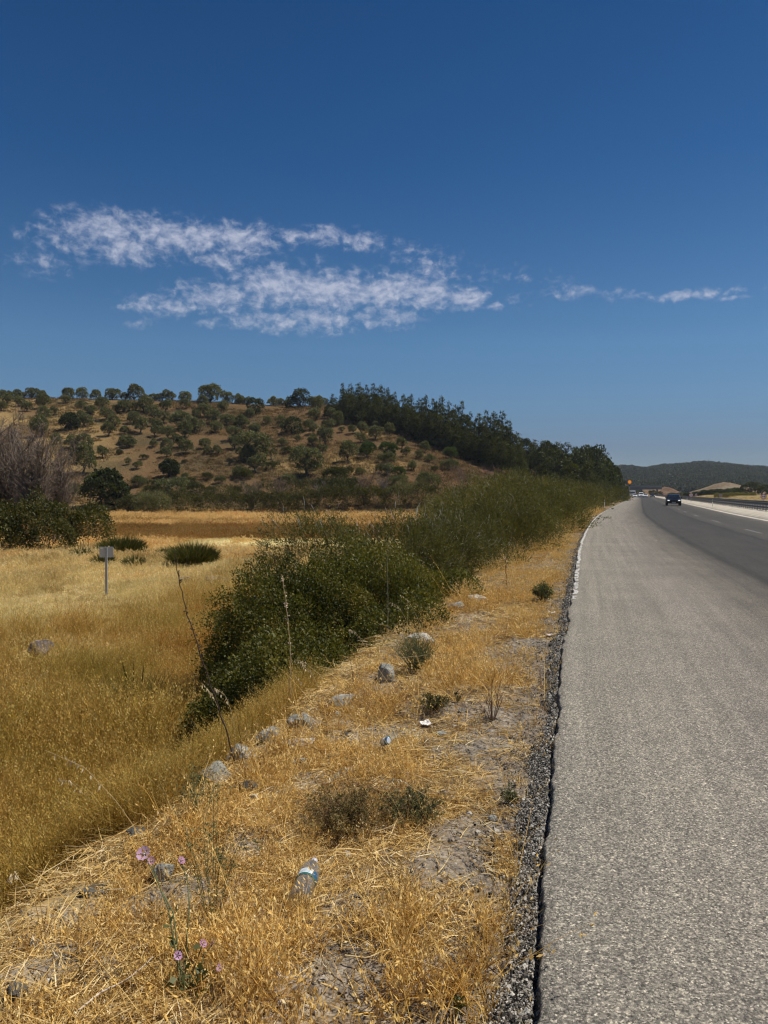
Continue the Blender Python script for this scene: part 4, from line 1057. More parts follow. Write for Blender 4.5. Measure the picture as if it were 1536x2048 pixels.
def rock_mesh(seed, dims, flat=.25, rough=.22, name='stone'):
    rng = np.random.default_rng(3000 + seed)
    bm = bmesh.new(); bmesh.ops.create_icosphere(bm, subdivisions=4, radius=1.0)
    P = np.array([v.co[:] for v in bm.verts])
    # chip planes off, then roughen
    for k in range(8):
        d = rand_dirs(1, rng)[0]; d[2] *= .7; d /= np.linalg.norm(d); h = rng.uniform(.42, .75); q = P @ d; m = q > h; P[m] -= np.outer(q[m] - h, d)
    o = rng.random(3) * 50
    n = fbm(P[:, 0] * 2.4 + o[0] + P[:, 2] * 1.7, P[:, 1] * 2.4 + o[1] - P[:, 2] * 1.9, seed, 5) - .5
    P = P * (1 + rough * 1.6 * n)[:, None] * np.array(dims)
    for v, p in zip(bm.verts, P): v.co = p
    me = bpy.data.meshes.new(name); bm.to_mesh(me); bm.free()
    return me
STONES = []
def stone(px, py, w, h, mat, label, seed, name='stone', rz=None, deep=.5, aspect=.8):
    X, Y, Z = ground_hit(px, py + h * .35, 1.2, 120)
    r = w * Y / F / 2 * .98; hh = h * Y / F * .62
    me = rock_mesh(seed, (r, r * aspect, max(hh, r * .3)), name=name)
    o = link(name, me, None, mat, (X, Y, Z + hh * (.5 - deep)))
    o.rotation_euler = (random.uniform(-.1, .1), random.uniform(-.1, .1), (random.random() - .5) * .9 if rz is None else rz)
    tag(o, label, 'stone'); STONES.append((X, Y, r * .95))
    return o
stone(83, 1306, 52, 36, M_RLILAC, 'rounded lilac-grey boulder lying alone in the mown field', 1, 'boulder', deep=-.25)
stone(432, 1540, 104, 74, M_RGREY, 'long grey rock slab jutting from the verge lip, lower end of the ridge', 2, 'rock_slab', rz=.5)
stone(490, 1502, 92, 54, M_RGREY, 'grey flaky rock slab continuing the ridge uphill from the long slab', 3, 'rock_slab', rz=.5)
stone(545, 1466, 70, 44, M_RGREY, 'narrow grey rock at the verge lip before the pale slab', 4, 'rock', rz=.5)
stone(600, 1480, 62, 36, M_RWHITE, 'pale weathered slab half buried in straw', 5, 'rock_slab')
stone(606, 1438, 76, 40, M_RGREY, 'grey rock sunk behind the pale weathered slab', 6, 'rock')
stone(768, 1346, 64, 40, M_RGREY, 'blue-grey angular rock beside the green weed', 7, 'rock', rz=.4, deep=.2)
stone(692, 1396, 66, 36, M_RGREY, 'grey ledge rock below the blue-grey angular rock', 8, 'rock', rz=.6)
stone(676, 1428, 18, 14, M_RWHITE, 'small white stone in the straw under the ledge rock', 9)
stone(904, 1208, 56, 26, M_RGREY, 'flat grey rock at the edge of the bushes', 10, 'rock_slab')
stone(948, 1196, 52, 20, M_RWHITE, 'broken whitish slab beside the flat grey rock', 11, 'rock_slab')
stone(994, 1193, 14, 12, M_RWHITE, 'little white stone above the verge grass near the bushes', 12)
stone(322, 1597, 36, 22, M_RDARK, 'dark stone at the lower lip of the verge', 13)
stone(495, 1578, 42, 34, M_RDARK, 'dark round stone with a pale one in front', 14, deep=.1)
stone(506, 1596, 30, 20, M_RWHITE, 'creamy stone leaning on the dark round stone', 15, deep=.1)
stone(604, 1527, 40, 24, M_RGREY, 'two-toned grey stone above the brown cushion plant', 16)
stone(652, 1536, 22, 14, M_RGREY, 'small grey stone next to the two-toned one', 17)
stone(328, 1752, 50, 42, M_RGREY, 'round grey-green stone behind the pink mallow', 18, deep=.05)
stone(786, 1474, 28, 22, M_RGREY, 'grey stone right behind the crushed can', 19)
stone(885, 1468, 38, 24, M_RGREY, 'pale grey stone between the can and the road', 20)
stone(688, 1470, 26, 16, M_RDARK, 'dark flat stone in the straw behind the cushion plant', 41)
stone(848, 1276, 70, 14, M_RWHITE, 'band of whitish stone behind the green weed', 21, 'rock_slab')
stone(38, 1998, 58, 52, M_RDARK, 'dark slate-like rock in the bottom corner', 22, 'rock', deep=.15)
stone(108, 1972, 40, 34, M_RGREY, 'grey wedge-shaped stone by the slate-like rock', 23)
stone(84, 2018, 40, 24, M_RWHITE, 'whitish stone in front of the wedge-shaped stone', 24)
stone(166, 1976, 34, 26, M_RGREY, 'dull grey stone near the bottom twig', 25)
stone(192, 1786, 84, 16, M_RDARK, 'low dark stone ledge above the bright grass', 26, 'rock_slab', rz=.4)
stone(285, 1634, 76, 14, M_RDARK, 'thin dark slab edge on the verge lip', 27, 'rock_slab', rz=.35)
stone(272, 1666, 50, 12, M_RDARK, 'second thin dark slab below the first', 28, 'rock_slab', rz=.35)
stone(534, 1888, 24, 20, M_RWHITE, 'small white-veined stone in front of the bottle', 29)
stone(846, 1834, 16, 16, M_RWHITE, 'small cream stone to the road side of the bottle', 30)
stone(808, 1864, 16, 20, M_RWHITE, 'small pale upright stone between bottle and road', 31)
stone(780, 2008, 20, 16, M_RDARK, 'small black stone at the bottom edge near the gravel', 32)
stone(890, 1970, 26, 16, M_RWHITE, 'yellowish stone by the crumbled road edge', 33)
stone(985, 1640, 26, 18, M_RGREY, 'flat grey stone close to the road gravel', 34)
stone(925, 1420, 20, 14, M_RGREY, 'grey pebble-like stone by the dead weed', 35)
for (px, py, seed, lab) in [(1398, 1480, 36, 'black pebble lying on the light asphalt'), (1213, 1695, 37, 'tiny dark pebble on the asphalt near the edge')]:
    stone(px, py, 9, 6, M_RDARK, lab, seed, 'pebble')
# rubble mound in the field
stone(430, 1160, 70, 16, M_EARTH, 'low grey rubble heap at the edge of the mown field', 38, 'rubble_mound', deep=.35)
stone(372, 1158, 40, 14, M_EARTH, 'small grey earth heap beside the rubble heap', 39, 'rubble_mound', deep=.3)

# ================================================================== dry grass
def straw(name, stops, patch, trans=.42, pscale=.5, bands=None, amt=.85):
    t = NT(name)
    f = t.math('ADD', t.math('MULTIPLY', t.attr('tint'), .6), t.math('MULTIPLY', t.n('ObjectInfo').outputs['Random'], .4))
    col = t.ramp(f, stops)
    p = t.pos()
    if bands:
        y = t.n('SeparateXYZ', None, Vector=p).outputs[1]
        yy = t.math('MULTIPLY', t.math('ADD', y, t.math('MULTIPLY', t.math('SUBTRACT', t.noise(p, .06, 3), .5), 9.0)), 1 / 130.0)
        col = t.mix(1.0, col, t.ramp(yy, bands), 'MULTIPLY')
    m = t.ramp(t.noise(p, pscale, 4, .6), patch)
    col = t.mix(amt, col, m, 'MULTIPLY')
    d = t.n('BsdfDiffuse', None, Color=col)
    tr = t.n('BsdfTranslucent', None, Color=col)
    return t.done(t.n('MixShader', None, Fac=trans, i1=d, i2=tr))
M_STRAW = straw('verge_straw', [(0, (.16, .08, .025)), (.15, (.40, .225, .06)), (.5, (.76, .51, .16)), (.85, (.90, .71, .33)), (1, (.93, .84, .58))], [(.3, (.60, .46, .34)), (.5, (1, .93, .82)), (.7, (1.12, 1.05, .95))], pscale=1.4, trans=.22)
M_GOLD = straw('golden_grass', [(0, (.20, .105, .018)), (.5, (.48, .305, .07)), (.85, (.74, .54, .19)), (1, (.84, .70, .38))], [(.30, (.55, .58, .36)), (.42, (.84, .84, .66)), (.55, (1, .96, .88)), (.66, (.82, .58, .38))], pscale=.42)
M_FIELD = straw('field_straw', [(0, (.40, .29, .11)), (.5, (.75, .59, .28)), (1, (.90, .79, .50))], [(.36, (.52, .42, .27)), (.46, (.92, .88, .76)), (.56, (1.1, 1.08, 1.02)), (.64, (.88, .62, .36))], pscale=.22,
                bands=[(.10, (.95, .93, .8)), (.15, (1.0, 1.02, .95)), (.25, (1.05, 1.05, 1.0)), (.33, (1, .95, .85)), (.44, (1.02, .9, .75)), (.455, (.46, .36, .24)), (.62, (.5, .38, .25)), (.66, (1.05, .92, .78)), (.73, (.62, .5, .36)), (.77, (1.0, .92, .8)), (1, (1.02, .9, .76))])
M_PALE = straw('pale_stubble', [(0, (.78, .62, .30)), (1, (.94, .85, .55))], [(.35, (.72, .75, .52)), (.6, (1, 1, .97))], pscale=.35)
M_LITTER = straw('straw_litter', [(0, (.14, .085, .04)), (.2, (.32, .2, .08)), (.45, (.66, .46, .17)), (.75, (.88, .73, .40)), (1, (.94, .88, .70))], [(.3, (.72, .64, .55)), (.6, (1.05, 1, .92))], pscale=2.0, trans=.15)
M_OAT = simple('oat_husk', (.72, .60, .38), .7, noise=.25, nscale=60)

def blades(n, R, h, w, lean, bend, rng, heads=0.0, flat=0.0, hv=.5):
    r = R * np.sqrt(rng.random(n)); a = rng.random(n) * 6.283
    B = np.stack([r * np.cos(a), r * np.sin(a), np.full(n, -.015)], 1)
    az = rng.random(n) * 6.283
    L = np.stack([np.cos(az), np.sin(az), np.zeros(n)], 1)
    ln = h * (1 - hv + hv * 2 * rng.random(n)); th = np.abs(rng.normal(size=n)) * lean + flat
    D = L * np.sin(th)[:, None] + np.array([0, 0, 1.]) * np.cos(th)[:, None]
    bd = bend * rng.uniform(.2, 1.5, n)
    S = np.stack([-np.sin(az), np.cos(az), np.zeros(n)], 1)
    tw = rng.random(n) * 6.28
    S = S * np.cos(tw)[:, None] + np.cross(D, S) * np.sin(tw)[:, None]
    Vs = []
    for t, ww in ((0, 1), (.4, .9), (.75, .65), (1, .15)):
        p = B + D * (ln * t)[:, None] + (L * .8 - np.array([0, 0, .55])) * (ln * bd * t * t)[:, None]
        p[:, 2] = np.maximum(p[:, 2], -.01 + .012 * rng.random(n))
        Vs += [p - S * w * ww * .5, p + S * w * ww * .5]
    V = np.stack(Vs, 1).reshape(-1, 3)
    i = np.arange(n)[:, None] * 8
    Fq = np.concatenate([np.concatenate([i + k, i + k + 1, i + k + 3, i + k + 2], 1) for k in (0, 2, 4)])
    tint = np.tile(rng.random(n), 3)
    if heads:
        k = np.where(rng.random(n) < heads)[0]
        tip = (Vs[6][k] + Vs[7][k]) / 2; m = 5
        j = np.repeat(np.arange(len(k)), m); tt = np.tile(np.linspace(0, 1, m), len(k))
        base = tip[j] - D[k][j] * (ln[k][j] * .16 * tt)[:, None] + rand_dirs(len(j), rng) * .012
        A = D[k][j] * .8 + rand_dirs(len(j), rng) * .6; A /= np.linalg.norm(A, axis=1)[:, None]
        NN = np.cross(A, rand_dirs(len(j), rng)); NN /= np.linalg.norm(NN, axis=1)[:, None]
        V2, F2 = leaf_quads(base, A, NN, w * 6.5, w * 2.2, rng)
        Fq = np.concatenate([Fq, F2 + len(V)]); V = np.concatenate([V, V2]); tint = np.concatenate([tint, .75 + .25 * rng.random(len(F2))])
    return V, Fq, tint
def clump(name, mat, *a, **k):
    V, Fq, ti = blades(*a, **k)
    return mesh_np(name, V, Fq, mat, {'tint': ('FACE', 'FLOAT', ti)})

gr = np.random.default_rng(77)
def ypdf(n, y0, y1, k, rng):
    """depths with density ~ Y^-k"""
    u = rng.random(n); e = 1 - k
    return (y0 ** e + u * (y1 ** e - y0 ** e)) ** (1 / e) if abs(e) > 1e-6 else y0 * (y1 / y0) ** u

# verge tufts
src = source([clump('verge_tuft', M_STRAW, 15, .07, .10, .0040, .8, .4, gr, heads=.25) for _ in range(6)] + [clump('verge_tuft', M_STRAW, 9, .05, .19, .0032, .45, .3, gr, heads=.5) for _ in range(3)] + [clump('verge_tuft', M_STRAW, 18, .09, .06, .0044, 1.0, .3, gr) for _ in range(3)] + [clump('verge_tuft', M_STRAW, 3, .03, .40, .0026, .5, .35, gr, heads=.6)], 'verge_tuft')
n = 18000
Yv = ypdf(n, 1.2, 75, 1.25, gr); sv_ = -gr.uniform(.08, 1.9, n) * 1.0
Xv, Y2 = sy(sv_, Yv)
msk = fbm(Xv * 1.5, Y2 * 1.5, 91, 3); keep = (msk > .45 + .2 * (sv_ > -.4) + .12 * gr.random(n)) | (gr.random(n) < .12) | ((sv_ < -1.6) & (gr.random(n) < .3))
Xv, Y2, sv_ = Xv[keep], Y2[keep], sv_[keep]
kk = np.ones(len(Xv), bool)
for (a_, b_, r_) in STONES: kk &= (Xv - a_) ** 2 + (Y2 - b_) ** 2 > (r_ * .9) ** 2
kk &= gr.random(len(Xv)) > 1.05 * bare_mask(Xv, Y2)
Xv, Y2, sv_ = Xv[kk], Y2[kk], sv_[kk]
m = len(Xv); Zv = terrain(Xv, Y2)
lng = fbm(Xv * .8, Y2 * .8, 92, 3)
scl = gr.uniform(.6, 1.35, m) * (1 + .15 * (sv_ < -1.7)) * np.clip(.75 + 1.0 * (lng - .4), .5, 1.5) * np.clip((Y2 / 7) ** .35, .9, 2.2)
idx = np.where(gr.random(m) < .22 + .2 * (lng > .55), gr.integers(6, 9, m), np.where(gr.random(m) < .35, gr.integers(9, 12, m), gr.integers(0, 6, m)))
idx = np.where(gr.random(m) < .035, 12, idx)
scatter('verge_grass', np.stack([Xv, Y2, Zv], 1), np.stack([gr.normal(size=m) * .15, gr.normal(size=m) * .15, gr.random(m) * 6.28], 1), scl, idx, src, 'short dry straw grass tufts covering the stony verge', 'grass')

# straw litter lying on the verge
src = source([clump('litter', M_LITTER, 20, .13, .11, .0034, .16, .22, gr, flat=1.42) for _ in range(6)], 'straw')
n = 12500
Yv = ypdf(n, 1.2, 60, 1.3, gr); sv_ = -gr.uniform(.1, 2.6, n)
Xv, Y2 = sy(sv_, Yv)
keep = (fbm(Xv * 1.7 + 9, Y2 * 1.7, 93, 3) > .42 + .15 * (sv_ > -.3)); Xv, Y2 = Xv[keep], Y2[keep]
kk = np.ones(len(Xv), bool)
for (a_, b_, r_) in STONES: kk &= (Xv - a_) ** 2 + (Y2 - b_) ** 2 > (r_ * .85) ** 2
kk &= gr.random(len(Xv)) > .95 * bare_mask(Xv, Y2)
Xv, Y2 = Xv[kk], Y2[kk]; m = len(Xv)
scatter('straw_litter', np.stack([Xv, Y2, terrain(Xv, Y2) + .006], 1), np.stack([gr.normal(size=m) * .12, gr.normal(size=m) * .12, gr.random(m) * 6.28], 1), gr.uniform(.6, 1.4, m) * np.clip((Y2 / 6) ** .3, .9, 2), gr.integers(0, 6, m), src, 'broken straw lying over the stony verge', 'straw litter')

# tall golden grass below the verge
src = source([clump('tall_tuft', M_GOLD, 26, .12, .50, .0042, .28, .32, gr, heads=.5) for _ in range(8)] + [clump('tall_tuft', M_GOLD, 22, .12, .34, .0045, .5, .4, gr, heads=.2) for _ in range(4)], 'tall_tuft')
n = 40000
Yv = ypdf(n, 3.0, 34, 1.0, gr); Xv = gr.uniform(-.66, .14, n) * Yv - gr.random(n) * .8
s_ = s_of(Xv, Yv)
pale = fbm(Xv * .35, Yv * .35, 95, 3)
post = np.exp(-(((Xv + 10.5) / 5.0) ** 2 + ((Yv - 22) / 6.5) ** 2))
pr = np.where(Yv < 14.5, 1.0, np.clip(1.15 - (Yv - 14.5) / 9 - 1.2 * post + 1.4 * (pale - .5), 0, 1))
pr = np.maximum(pr, np.exp(-(((Xv + 4.6) / 2.2) ** 2 + ((Yv - 21) / 5) ** 2)))
nb = (Xv > -2.9) & (Yv > 7.0) & (s_ > -4.6)
for (px_, py_, rr_) in ((110, 1790, .75), (175, 1725, .35), (275, 1440, .5), (400, 1440, .4), (83, 1312, .75), (83, 1345, .7), (83, 1385, .6)):
    gx_, gy_, _ = ground_hit(px_, py_, 1.5, 60); nb = nb | ((Xv - gx_) ** 2 + (Yv - gy_ + .35 * rr_) ** 2 < rr_ ** 2)
keep = (s_ < -2.15) & (gr.random(n) < pr) & ~nb
Xv, Yv, s_ = Xv[keep], Yv[keep], s_[keep]; m = len(Xv)
lng = fbm(Xv * .5, Yv * .5, 96, 3)
scl = gr.uniform(.65, 1.3, m) * (.6 + .9 * lng) * np.clip(.42 + .3 * (-s_ - 2.1), .42, 1.1)
wnd = np.array([.0, 0.0])
scatter('tall_grass', np.stack([Xv, Yv, terrain(Xv, Yv)], 1), np.stack([gr.normal(size=m) * .18, gr.normal(size=m) * .18, gr.random(m) * 6.28], 1), scl, gr.integers(0, 12, m), src, 'tall golden dry grass filling the hollow below the verge', 'grass')

# short field stubble out to the hedge
src = source([clump('stubble', M_FIELD, 22, .22, .15, .008, .6, .4, gr, heads=.15) for _ in range(5)] + [clump('stubble', M_FIELD, 22, .25, .28, .009, .4, .35, gr, heads=.3) for _ in range(4)] + [clump('stubble', M_PALE, 22, .25, .13, .010, .4, .3, gr) for _ in range(2)], 'stubble')
n = 42000
Yv = ypdf(n, 13, 132, 1.15, gr); Xv = gr.uniform(-.66, .1, n) * Yv - 1
s_ = s_of(Xv, Yv); u_, _, _ = hill_u(Xv, Yv)
pb = (Yv > 49.5) & (Yv < 58.5) & (Xv > -15) & (fbm(Xv * .2, Yv * .2, 97) > .3)
hid = (Yv > 41) & (Yv <= 49.5) & (Xv > -16) & (gr.random(n) < .8)
keep = (s_ < -3.4 - .01 * Yv) & (u_ < .03) & ~hid & ~(pb & (gr.random(n) < .5))
bx_, by_, _ = ground_hit(83, 1315, 5, 60)
keep &= ((Xv - bx_) / .8) ** 2 + ((Yv - by_ + .7) / 1.3) ** 2 > 1
Xv, Yv, pb = Xv[keep], Yv[keep], pb[keep]; m = len(Xv)
tl = fbm(Xv * .25, Yv * .25, 98, 3)
idx = np.where(pb, gr.integers(9, 11, m), np.where(gr.random(m) < np.clip((tl - .4) * 3, .05, .9), gr.integers(5, 9, m), gr.integers(0, 5, m)))
post2 = np.exp(-(((Xv + 11) / 5.5) ** 2 + ((Yv - 24) / 9.0) ** 2))
idx = np.where((gr.random(m) < post2 * 1.1), np.where(gr.random(m) < .5, gr.integers(9, 11, m), gr.integers(0, 5, m)), idx)
scl = gr.uniform(.7, 1.3, m) * (.85 + Yv / 60) * (1 - .45 * post2)
scz = scl * np.where(Yv > 44, .75, 1.0) * np.where(pb, .6, 1.0)
scatter('field_grass', np.stack([Xv, Yv, terrain(Xv, Yv)], 1), np.stack([gr.normal(size=m) * .1, gr.normal(size=m) * .1, gr.random(m) * 6.28], 1), np.stack([scl, scl, scz], 1), idx, src, 'short dry grass and stubble over the flat field', 'grass')

# low scrub and dry grass roughening the hill
M_SCRUB = straw('hill_scrub', [(0, (.07, .065, .03)), (.3, (.13, .10, .048)), (.55, (.24, .165, .075)), (.8, (.40, .28, .12)), (1, (.52, .38, .17))], [(.3, (.6, .55, .5)), (.6, (1, 1, 1))], pscale=.06)
src = source([clump('scrub', M_SCRUB, 26, .6, .42, .06, .6, .3, gr) for _ in range(5)], 'scrub')
n = 20000
A_ = gr.uniform(rad(-36), rad(16), n); u_ = gr.random(n) ** .8 * 1.05
dc, db = np.interp(A_, _cA, _cR), np.interp(A_, _cA, _bR); R_ = db + u_ * (dc - db)
Xv, Yv = R_ * np.sin(A_), R_ * np.cos(A_)
keep = fbm(Xv * .07, Yv * .07, 99, 4) > .40; Xv, Yv = Xv[keep], Yv[keep]; m = len(Xv)
scatter('hill_scrub', np.stack([Xv, Yv, terrain(Xv, Yv)], 1), np.stack([gr.normal(size=m) * .1, gr.normal(size=m) * .1, gr.random(m) * 6.28], 1), gr.uniform(.5, 1.5, m), gr.integers(0, 5, m), src, 'low brown scrub and dry grass over the hillside', 'scrub')
# straw on the far side of the highway
n = 9000
Yv = ypdf(n, 45, 330, 1.0, gr); Xv, Yv = sy(gr.uniform(24, 60, n), Yv); 
scatter('roadside_grass', np.stack([Xv, Yv, terrain(Xv, Yv)], 1), np.stack([gr.normal(size=n) * .1, gr.normal(size=n) * .1, gr.random(n) * 6.28], 1), gr.uniform(1.0, 2.4, n), gr.integers(0, 2, n) + 9, bpy.data.collections['stubble'], 'pale dry grass along the far side of the highway', 'grass')

# chips and pebbles along the broken rim, stones in the verge
def chip(rng, sx=1, sy_=1, sz=.7, npt=11):
    bm = bmesh.new()
    for p in rand_dirs(npt, rng) * rng.uniform(.75, 1.0, npt)[:, None]: bm.verts.new((p[0] * sx, p[1] * sy_, p[2] * sz))
    bmesh.ops.convex_hull(bm, input=bm.verts)
    for v in [v for v in bm.verts if not v.link_faces]: bm.verts.remove(v)
    me = bpy.data.meshes.new('chip'); bm.to_mesh(me); bm.free()
    return me
def mat_chip(name, stops):
    t = NT(name); col = t.ramp(t.n('ObjectInfo').outputs['Random'], stops, 'CONSTANT')
    col = t.mix(1.0, col, t.ramp(t.noise(t.n('TexCoord').outputs['Object'], 2.5, 4, .7), [(.3, (.6, .6, .6)), (.7, (1.2, 1.2, 1.2))]), 'MULTIPLY')
    return t.done(t.n('BsdfDiffuse', None, Color=col, Roughness=.5))
M_CHIP = mat_chip('road_chip', [(0, (.05, .045, .038)), (.2, (.13, .115, .095)), (.40, (.28, .25, .205)), (.62, (.46, .42, .35)), (.85, (.70, .66, .57))])
M_PEB = mat_chip('verge_pebble', [(0, (.15, .12, .09)), (.3, (.24, .2, .15)), (.6, (.36, .31, .25)), (.82, (.5, .45, .37)), (.94, (.68, .63, .55))])
cr_ = np.random.default_rng(5)
def withmat(me, m):
    me.materials.append(m); return me
src = source([withmat(chip(cr_), M_CHIP) for _ in range(8)], 'road_chip')
n = 30000
Yv = ypdf(n, 1.6, 45, 1.35, gr)
w_ = np.interp(Yv, GY, CRUMB_W)
f_ = gr.random(n); f_ = np.where(gr.random(n) < .14, f_ * 2.6, f_)
sv_ = np.interp(Yv, GY, jag(GY)) - .022 - f_ * w_ * 1.05
Xv, Y2 = sy(sv_, Yv)
zc_ = np.where(f_ > 1, terrain(Xv, Y2) + .004, -.024 - .05 * np.minimum(f_, 1) ** 2)
sz = gr.uniform(.003, .0085, n) * np.where(gr.random(n) < .07, 1.9, 1) * np.clip((Yv / 5) ** .35, .9, 2)
scatter('road_gravel', np.stack([Xv, Y2, zc_ + sz * .4], 1), gr.random((n, 3)) * 6.28, sz, gr.integers(0, 8, n), src, 'black and pale bitumen chips along the broken road rim', 'gravel')
src = source([withmat(chip(cr_, 1, .8, .55), M_PEB) for _ in range(8)], 'verge_pebble')
n = 16000
Yv = ypdf(n, 1.3, 30, 1.3, gr); sv_ = -gr.uniform(.08, 2.2, n); Xv, Y2 = sy(sv_, Yv)
keep = (fbm(Xv * 1.8, Y2 * 1.8, 94, 3) > .50) | (gr.random(n) < .15) | (gr.random(n) < 1.5 * bare_mask(Xv, Y2)); Xv, Y2 = Xv[keep], Y2[keep]; m = len(Xv)
sz = .004 + .012 * gr.random(m) ** 3 + .02 * (gr.random(m) > .985)
scatter('verge_pebbles', np.stack([Xv, Y2, terrain(Xv, Y2) + sz * .15], 1), np.stack([gr.normal(size=m) * .3, gr.normal(size=m) * .3, gr.random(m) * 6.28], 1), sz, gr.integers(0, 8, m), src, 'small pale pebbles and crumbs in the verge soil', 'pebbles')
# ================================================================== litter on the verge
def mat_pet():
    t = NT('clear_plastic')
    fr = t.n('LayerWeight', None, Blend=.42).outputs['Facing']
    tr = t.n('BsdfTransparent', None, Color=(.86, .86, .82, 1))
    gl = t.n('BsdfGlossy', None, Color=(.9, .92, .92, 1), Roughness=.08)
    df = t.n('BsdfDiffuse', None, Color=(.55, .53, .47, 1))
    a = t.n('MixShader', None, Fac=.16, i1=tr, i2=df)
    f = t.math('ADD', t.math('MULTIPLY', fr, .34), .05)
    return t.done(t.n('MixShader', None, Fac=f, i1=a, i2=gl))
M_PET = mat_pet()
def lathe(prof, seg=40):
    a = np.arange(seg) * 2 * np.pi / seg
    pr = np.asarray(prof, float)
    V = np.stack([pr[:, 1][:, None] * np.cos(a), pr[:, 1][:, None] * np.sin(a), np.broadcast_to(pr[:, 0][:, None], (len(pr), seg))], -1).reshape(-1, 3)
    i = np.arange(len(pr) - 1)[:, None] * seg; j = np.arange(seg)[None]; jn = (j + 1) % seg
    return V, np.stack([i + j, i + jn, i + seg + jn, i + seg + j], -1).reshape(-1, 4)
def bottle():
    X, Y, Z = ground_hit(612, 1788, 1.5, 20)
    e = empty('plastic_bottle', (X, Y, Z + .048)); tag(e, 'empty clear plastic water bottle with a blue and white label lying in the straw', 'bottle')
    R = .045
    prof = [(0.012, .0), (.004, .012), (.0, .026), (.006, .039), (.02, R)]
    for k in range(4): prof += [(.03 + k * .02, R), (.036 + k * .02, R - .0022), (.042 + k * .02, R)]
    prof += [(.115, R), (.118, R - .002), (.175, R - .002), (.178, R), (.2, R), (.207, R - .002), (.214, R), (.228, R - .003), (.25, .036), (.272, .022), (.282, .0145), (.30, .0135)]
    V, Fq = lathe(prof); me = mesh_np('body', V, Fq, M_PET, smooth=True); b = link('body', me, e)
    # label band with a white panel, blue field and green lower edge; faint lines of print
    def band(r, x0, x1, a0, a1, name, mat, par, n=28):
        a = np.linspace(a0, a1, n); V = np.concatenate([np.stack([r * np.cos(a), r * np.sin(a), np.full(n, x)], 1) for x in (x0, x1)])
        i = np.arange(n - 1)[:, None]
        return link(name, mesh_np(name, V, np.concatenate([i, i + 1, i + n + 1, i + n], 1), mat, smooth=True), par)
    lab = band(R + .0004, .122, .172, 0, 2 * math.pi, 'label', simple('blue_label', (.02, .10, .20), .35), e, 60)
    top = math.pi * .5
    band(R + .0010, .1235, .131, 0, 2 * math.pi, 'label_stripe', simple('green_label', (.05, .15, .07), .4), lab, 60)
    band(R + .0012, .136, .169, top - .75, top + .65, 'label_panel', simple('white_label', (.72, .78, .80), .35), lab)
    ink = simple('label_ink', (.10, .18, .22), .5)
    for k in range(3): band(R + .0016, .142 + k * .008, .1445 + k * .008, top - .55 + .1 * k, top + .45 - .12 * (k % 2), 'label_print', ink, lab, 10)
    V, Fq = lathe([(.286, .0), (.286, .0155), (.306, .0155), (.308, .0)], 24); link('cap', mesh_np('cap', V, Fq, simple('pale_cap', (.55, .52, .55), .4)), e)
    # lying: axis along the ground, bottom towards the viewer
    d = Vector((at(636, 1742, Y + .2)[0] - X, .27, .012)).normalized()
    q = d.to_track_quat('Z', 'Y')
    e.rotation_mode = 'QUATERNION'; e.rotation_quaternion = q
    e.location = Vector((X, Y, Z + .05)) - d * .14
bottle()
def crumple(px, py, w, mat, name, label, cat, seed, hr=.35):
    X, Y, Z = ground_hit(px, py, 1.5, 60); s = w * Y / F / 2
    rng = np.random.default_rng(4000 + seed); n = 14
    g_ = np.linspace(-1, 1, n); gx, gy = np.meshgrid(g_, g_)
    z = (fbm(gx * 1.7 + seed, gy * 1.7, seed, 3) - .5) * 2.2 * hr + .15
    V = np.stack([gx * s + rng.normal(size=gx.shape) * s * .05, gy * s * .7 + rng.normal(size=gx.shape) * s * .05, z * s + .02 * s], -1).reshape(-1, 3)
    i = np.arange(n - 1)[:, None] * n; j = np.arange(n - 1)[None]
    Fq = np.stack([i + j, i + j + 1, i + n + j + 1, i + n + j], -1).reshape(-1, 4)
    me = mesh_np(name, V, Fq, mat); o = link(name, me, None, None, (X, Y, Z + .025)); o.rotation_euler = (.15, .1, .6)
    md = o.modifiers.new('thickness', 'SOLIDIFY'); md.thickness = .002
    tag(o, label, cat)
M_PAPER = simple('white_paper', (.78, .76, .72), .8, noise=.1)
crumple(851, 1453, 24, M_PAPER, 'crumpled_paper', 'crumpled white paper in the straw near the dead weed', 'paper', 1, .5)
crumple(1103, 1231, 12, M_PAPER, 'plastic_scrap', 'scrap of white plastic by the gravel edge', 'scrap', 2, .6)
crumple(1098, 1276, 14, simple('pink_scrap', (.62, .50, .46), .8), 'paper_scrap', 'pinkish paper scrap near the road gravel', 'scrap', 3, .6)
crumple(1186, 1036, 5, M_PAPER, 'paper_scrap', 'white scrap lying on the asphalt shoulder far ahead', 'scrap', 4, .5)
crumple(1090, 1548, 10, simple('red_scrap', (.35, .10, .06), .7), 'red_scrap', 'small reddish scrap on the road gravel', 'scrap', 5, .5)
def can():
    X, Y, Z = ground_hit(765, 1500, 1.5, 20)
    e = empty('crushed_can', (X, Y, Z + .035)); tag(e, 'crushed blue and white drink can in the verge straw', 'can')
    prof = [(.0, .0), (.0, .018), (.004, .024), (.03, .026), (.05, .021), (.07, .026), (.088, .025), (.093, .02), (.093, .0)]
    V, Fq = lathe(prof, 28); V[:, 0] *= .8
    link('body', mesh_np('body', V, Fq, simple('blue_tin', (.06, .22, .42), .3, metal=.5), smooth=True), e)
    V, Fq = lathe([(.0936, .0), (.0936, .019)], 28); V[:, 0] *= .8
    link('lid', mesh_np('lid', V, Fq, simple('white_tin', (.75, .78, .8), .3, metal=.3)), e)
    V, Fq = lathe([(.036, .0262), (.052, .0225), (.062, .0262)], 28); V[:, 0] *= .8
    link('label_band', mesh_np('label_band', V * np.array([1.02, 1.02, 1]), Fq, simple('white_band', (.72, .74, .75), .4), smooth=True), e)
    e.rotation_euler = (1.15, .25, .4)
can()
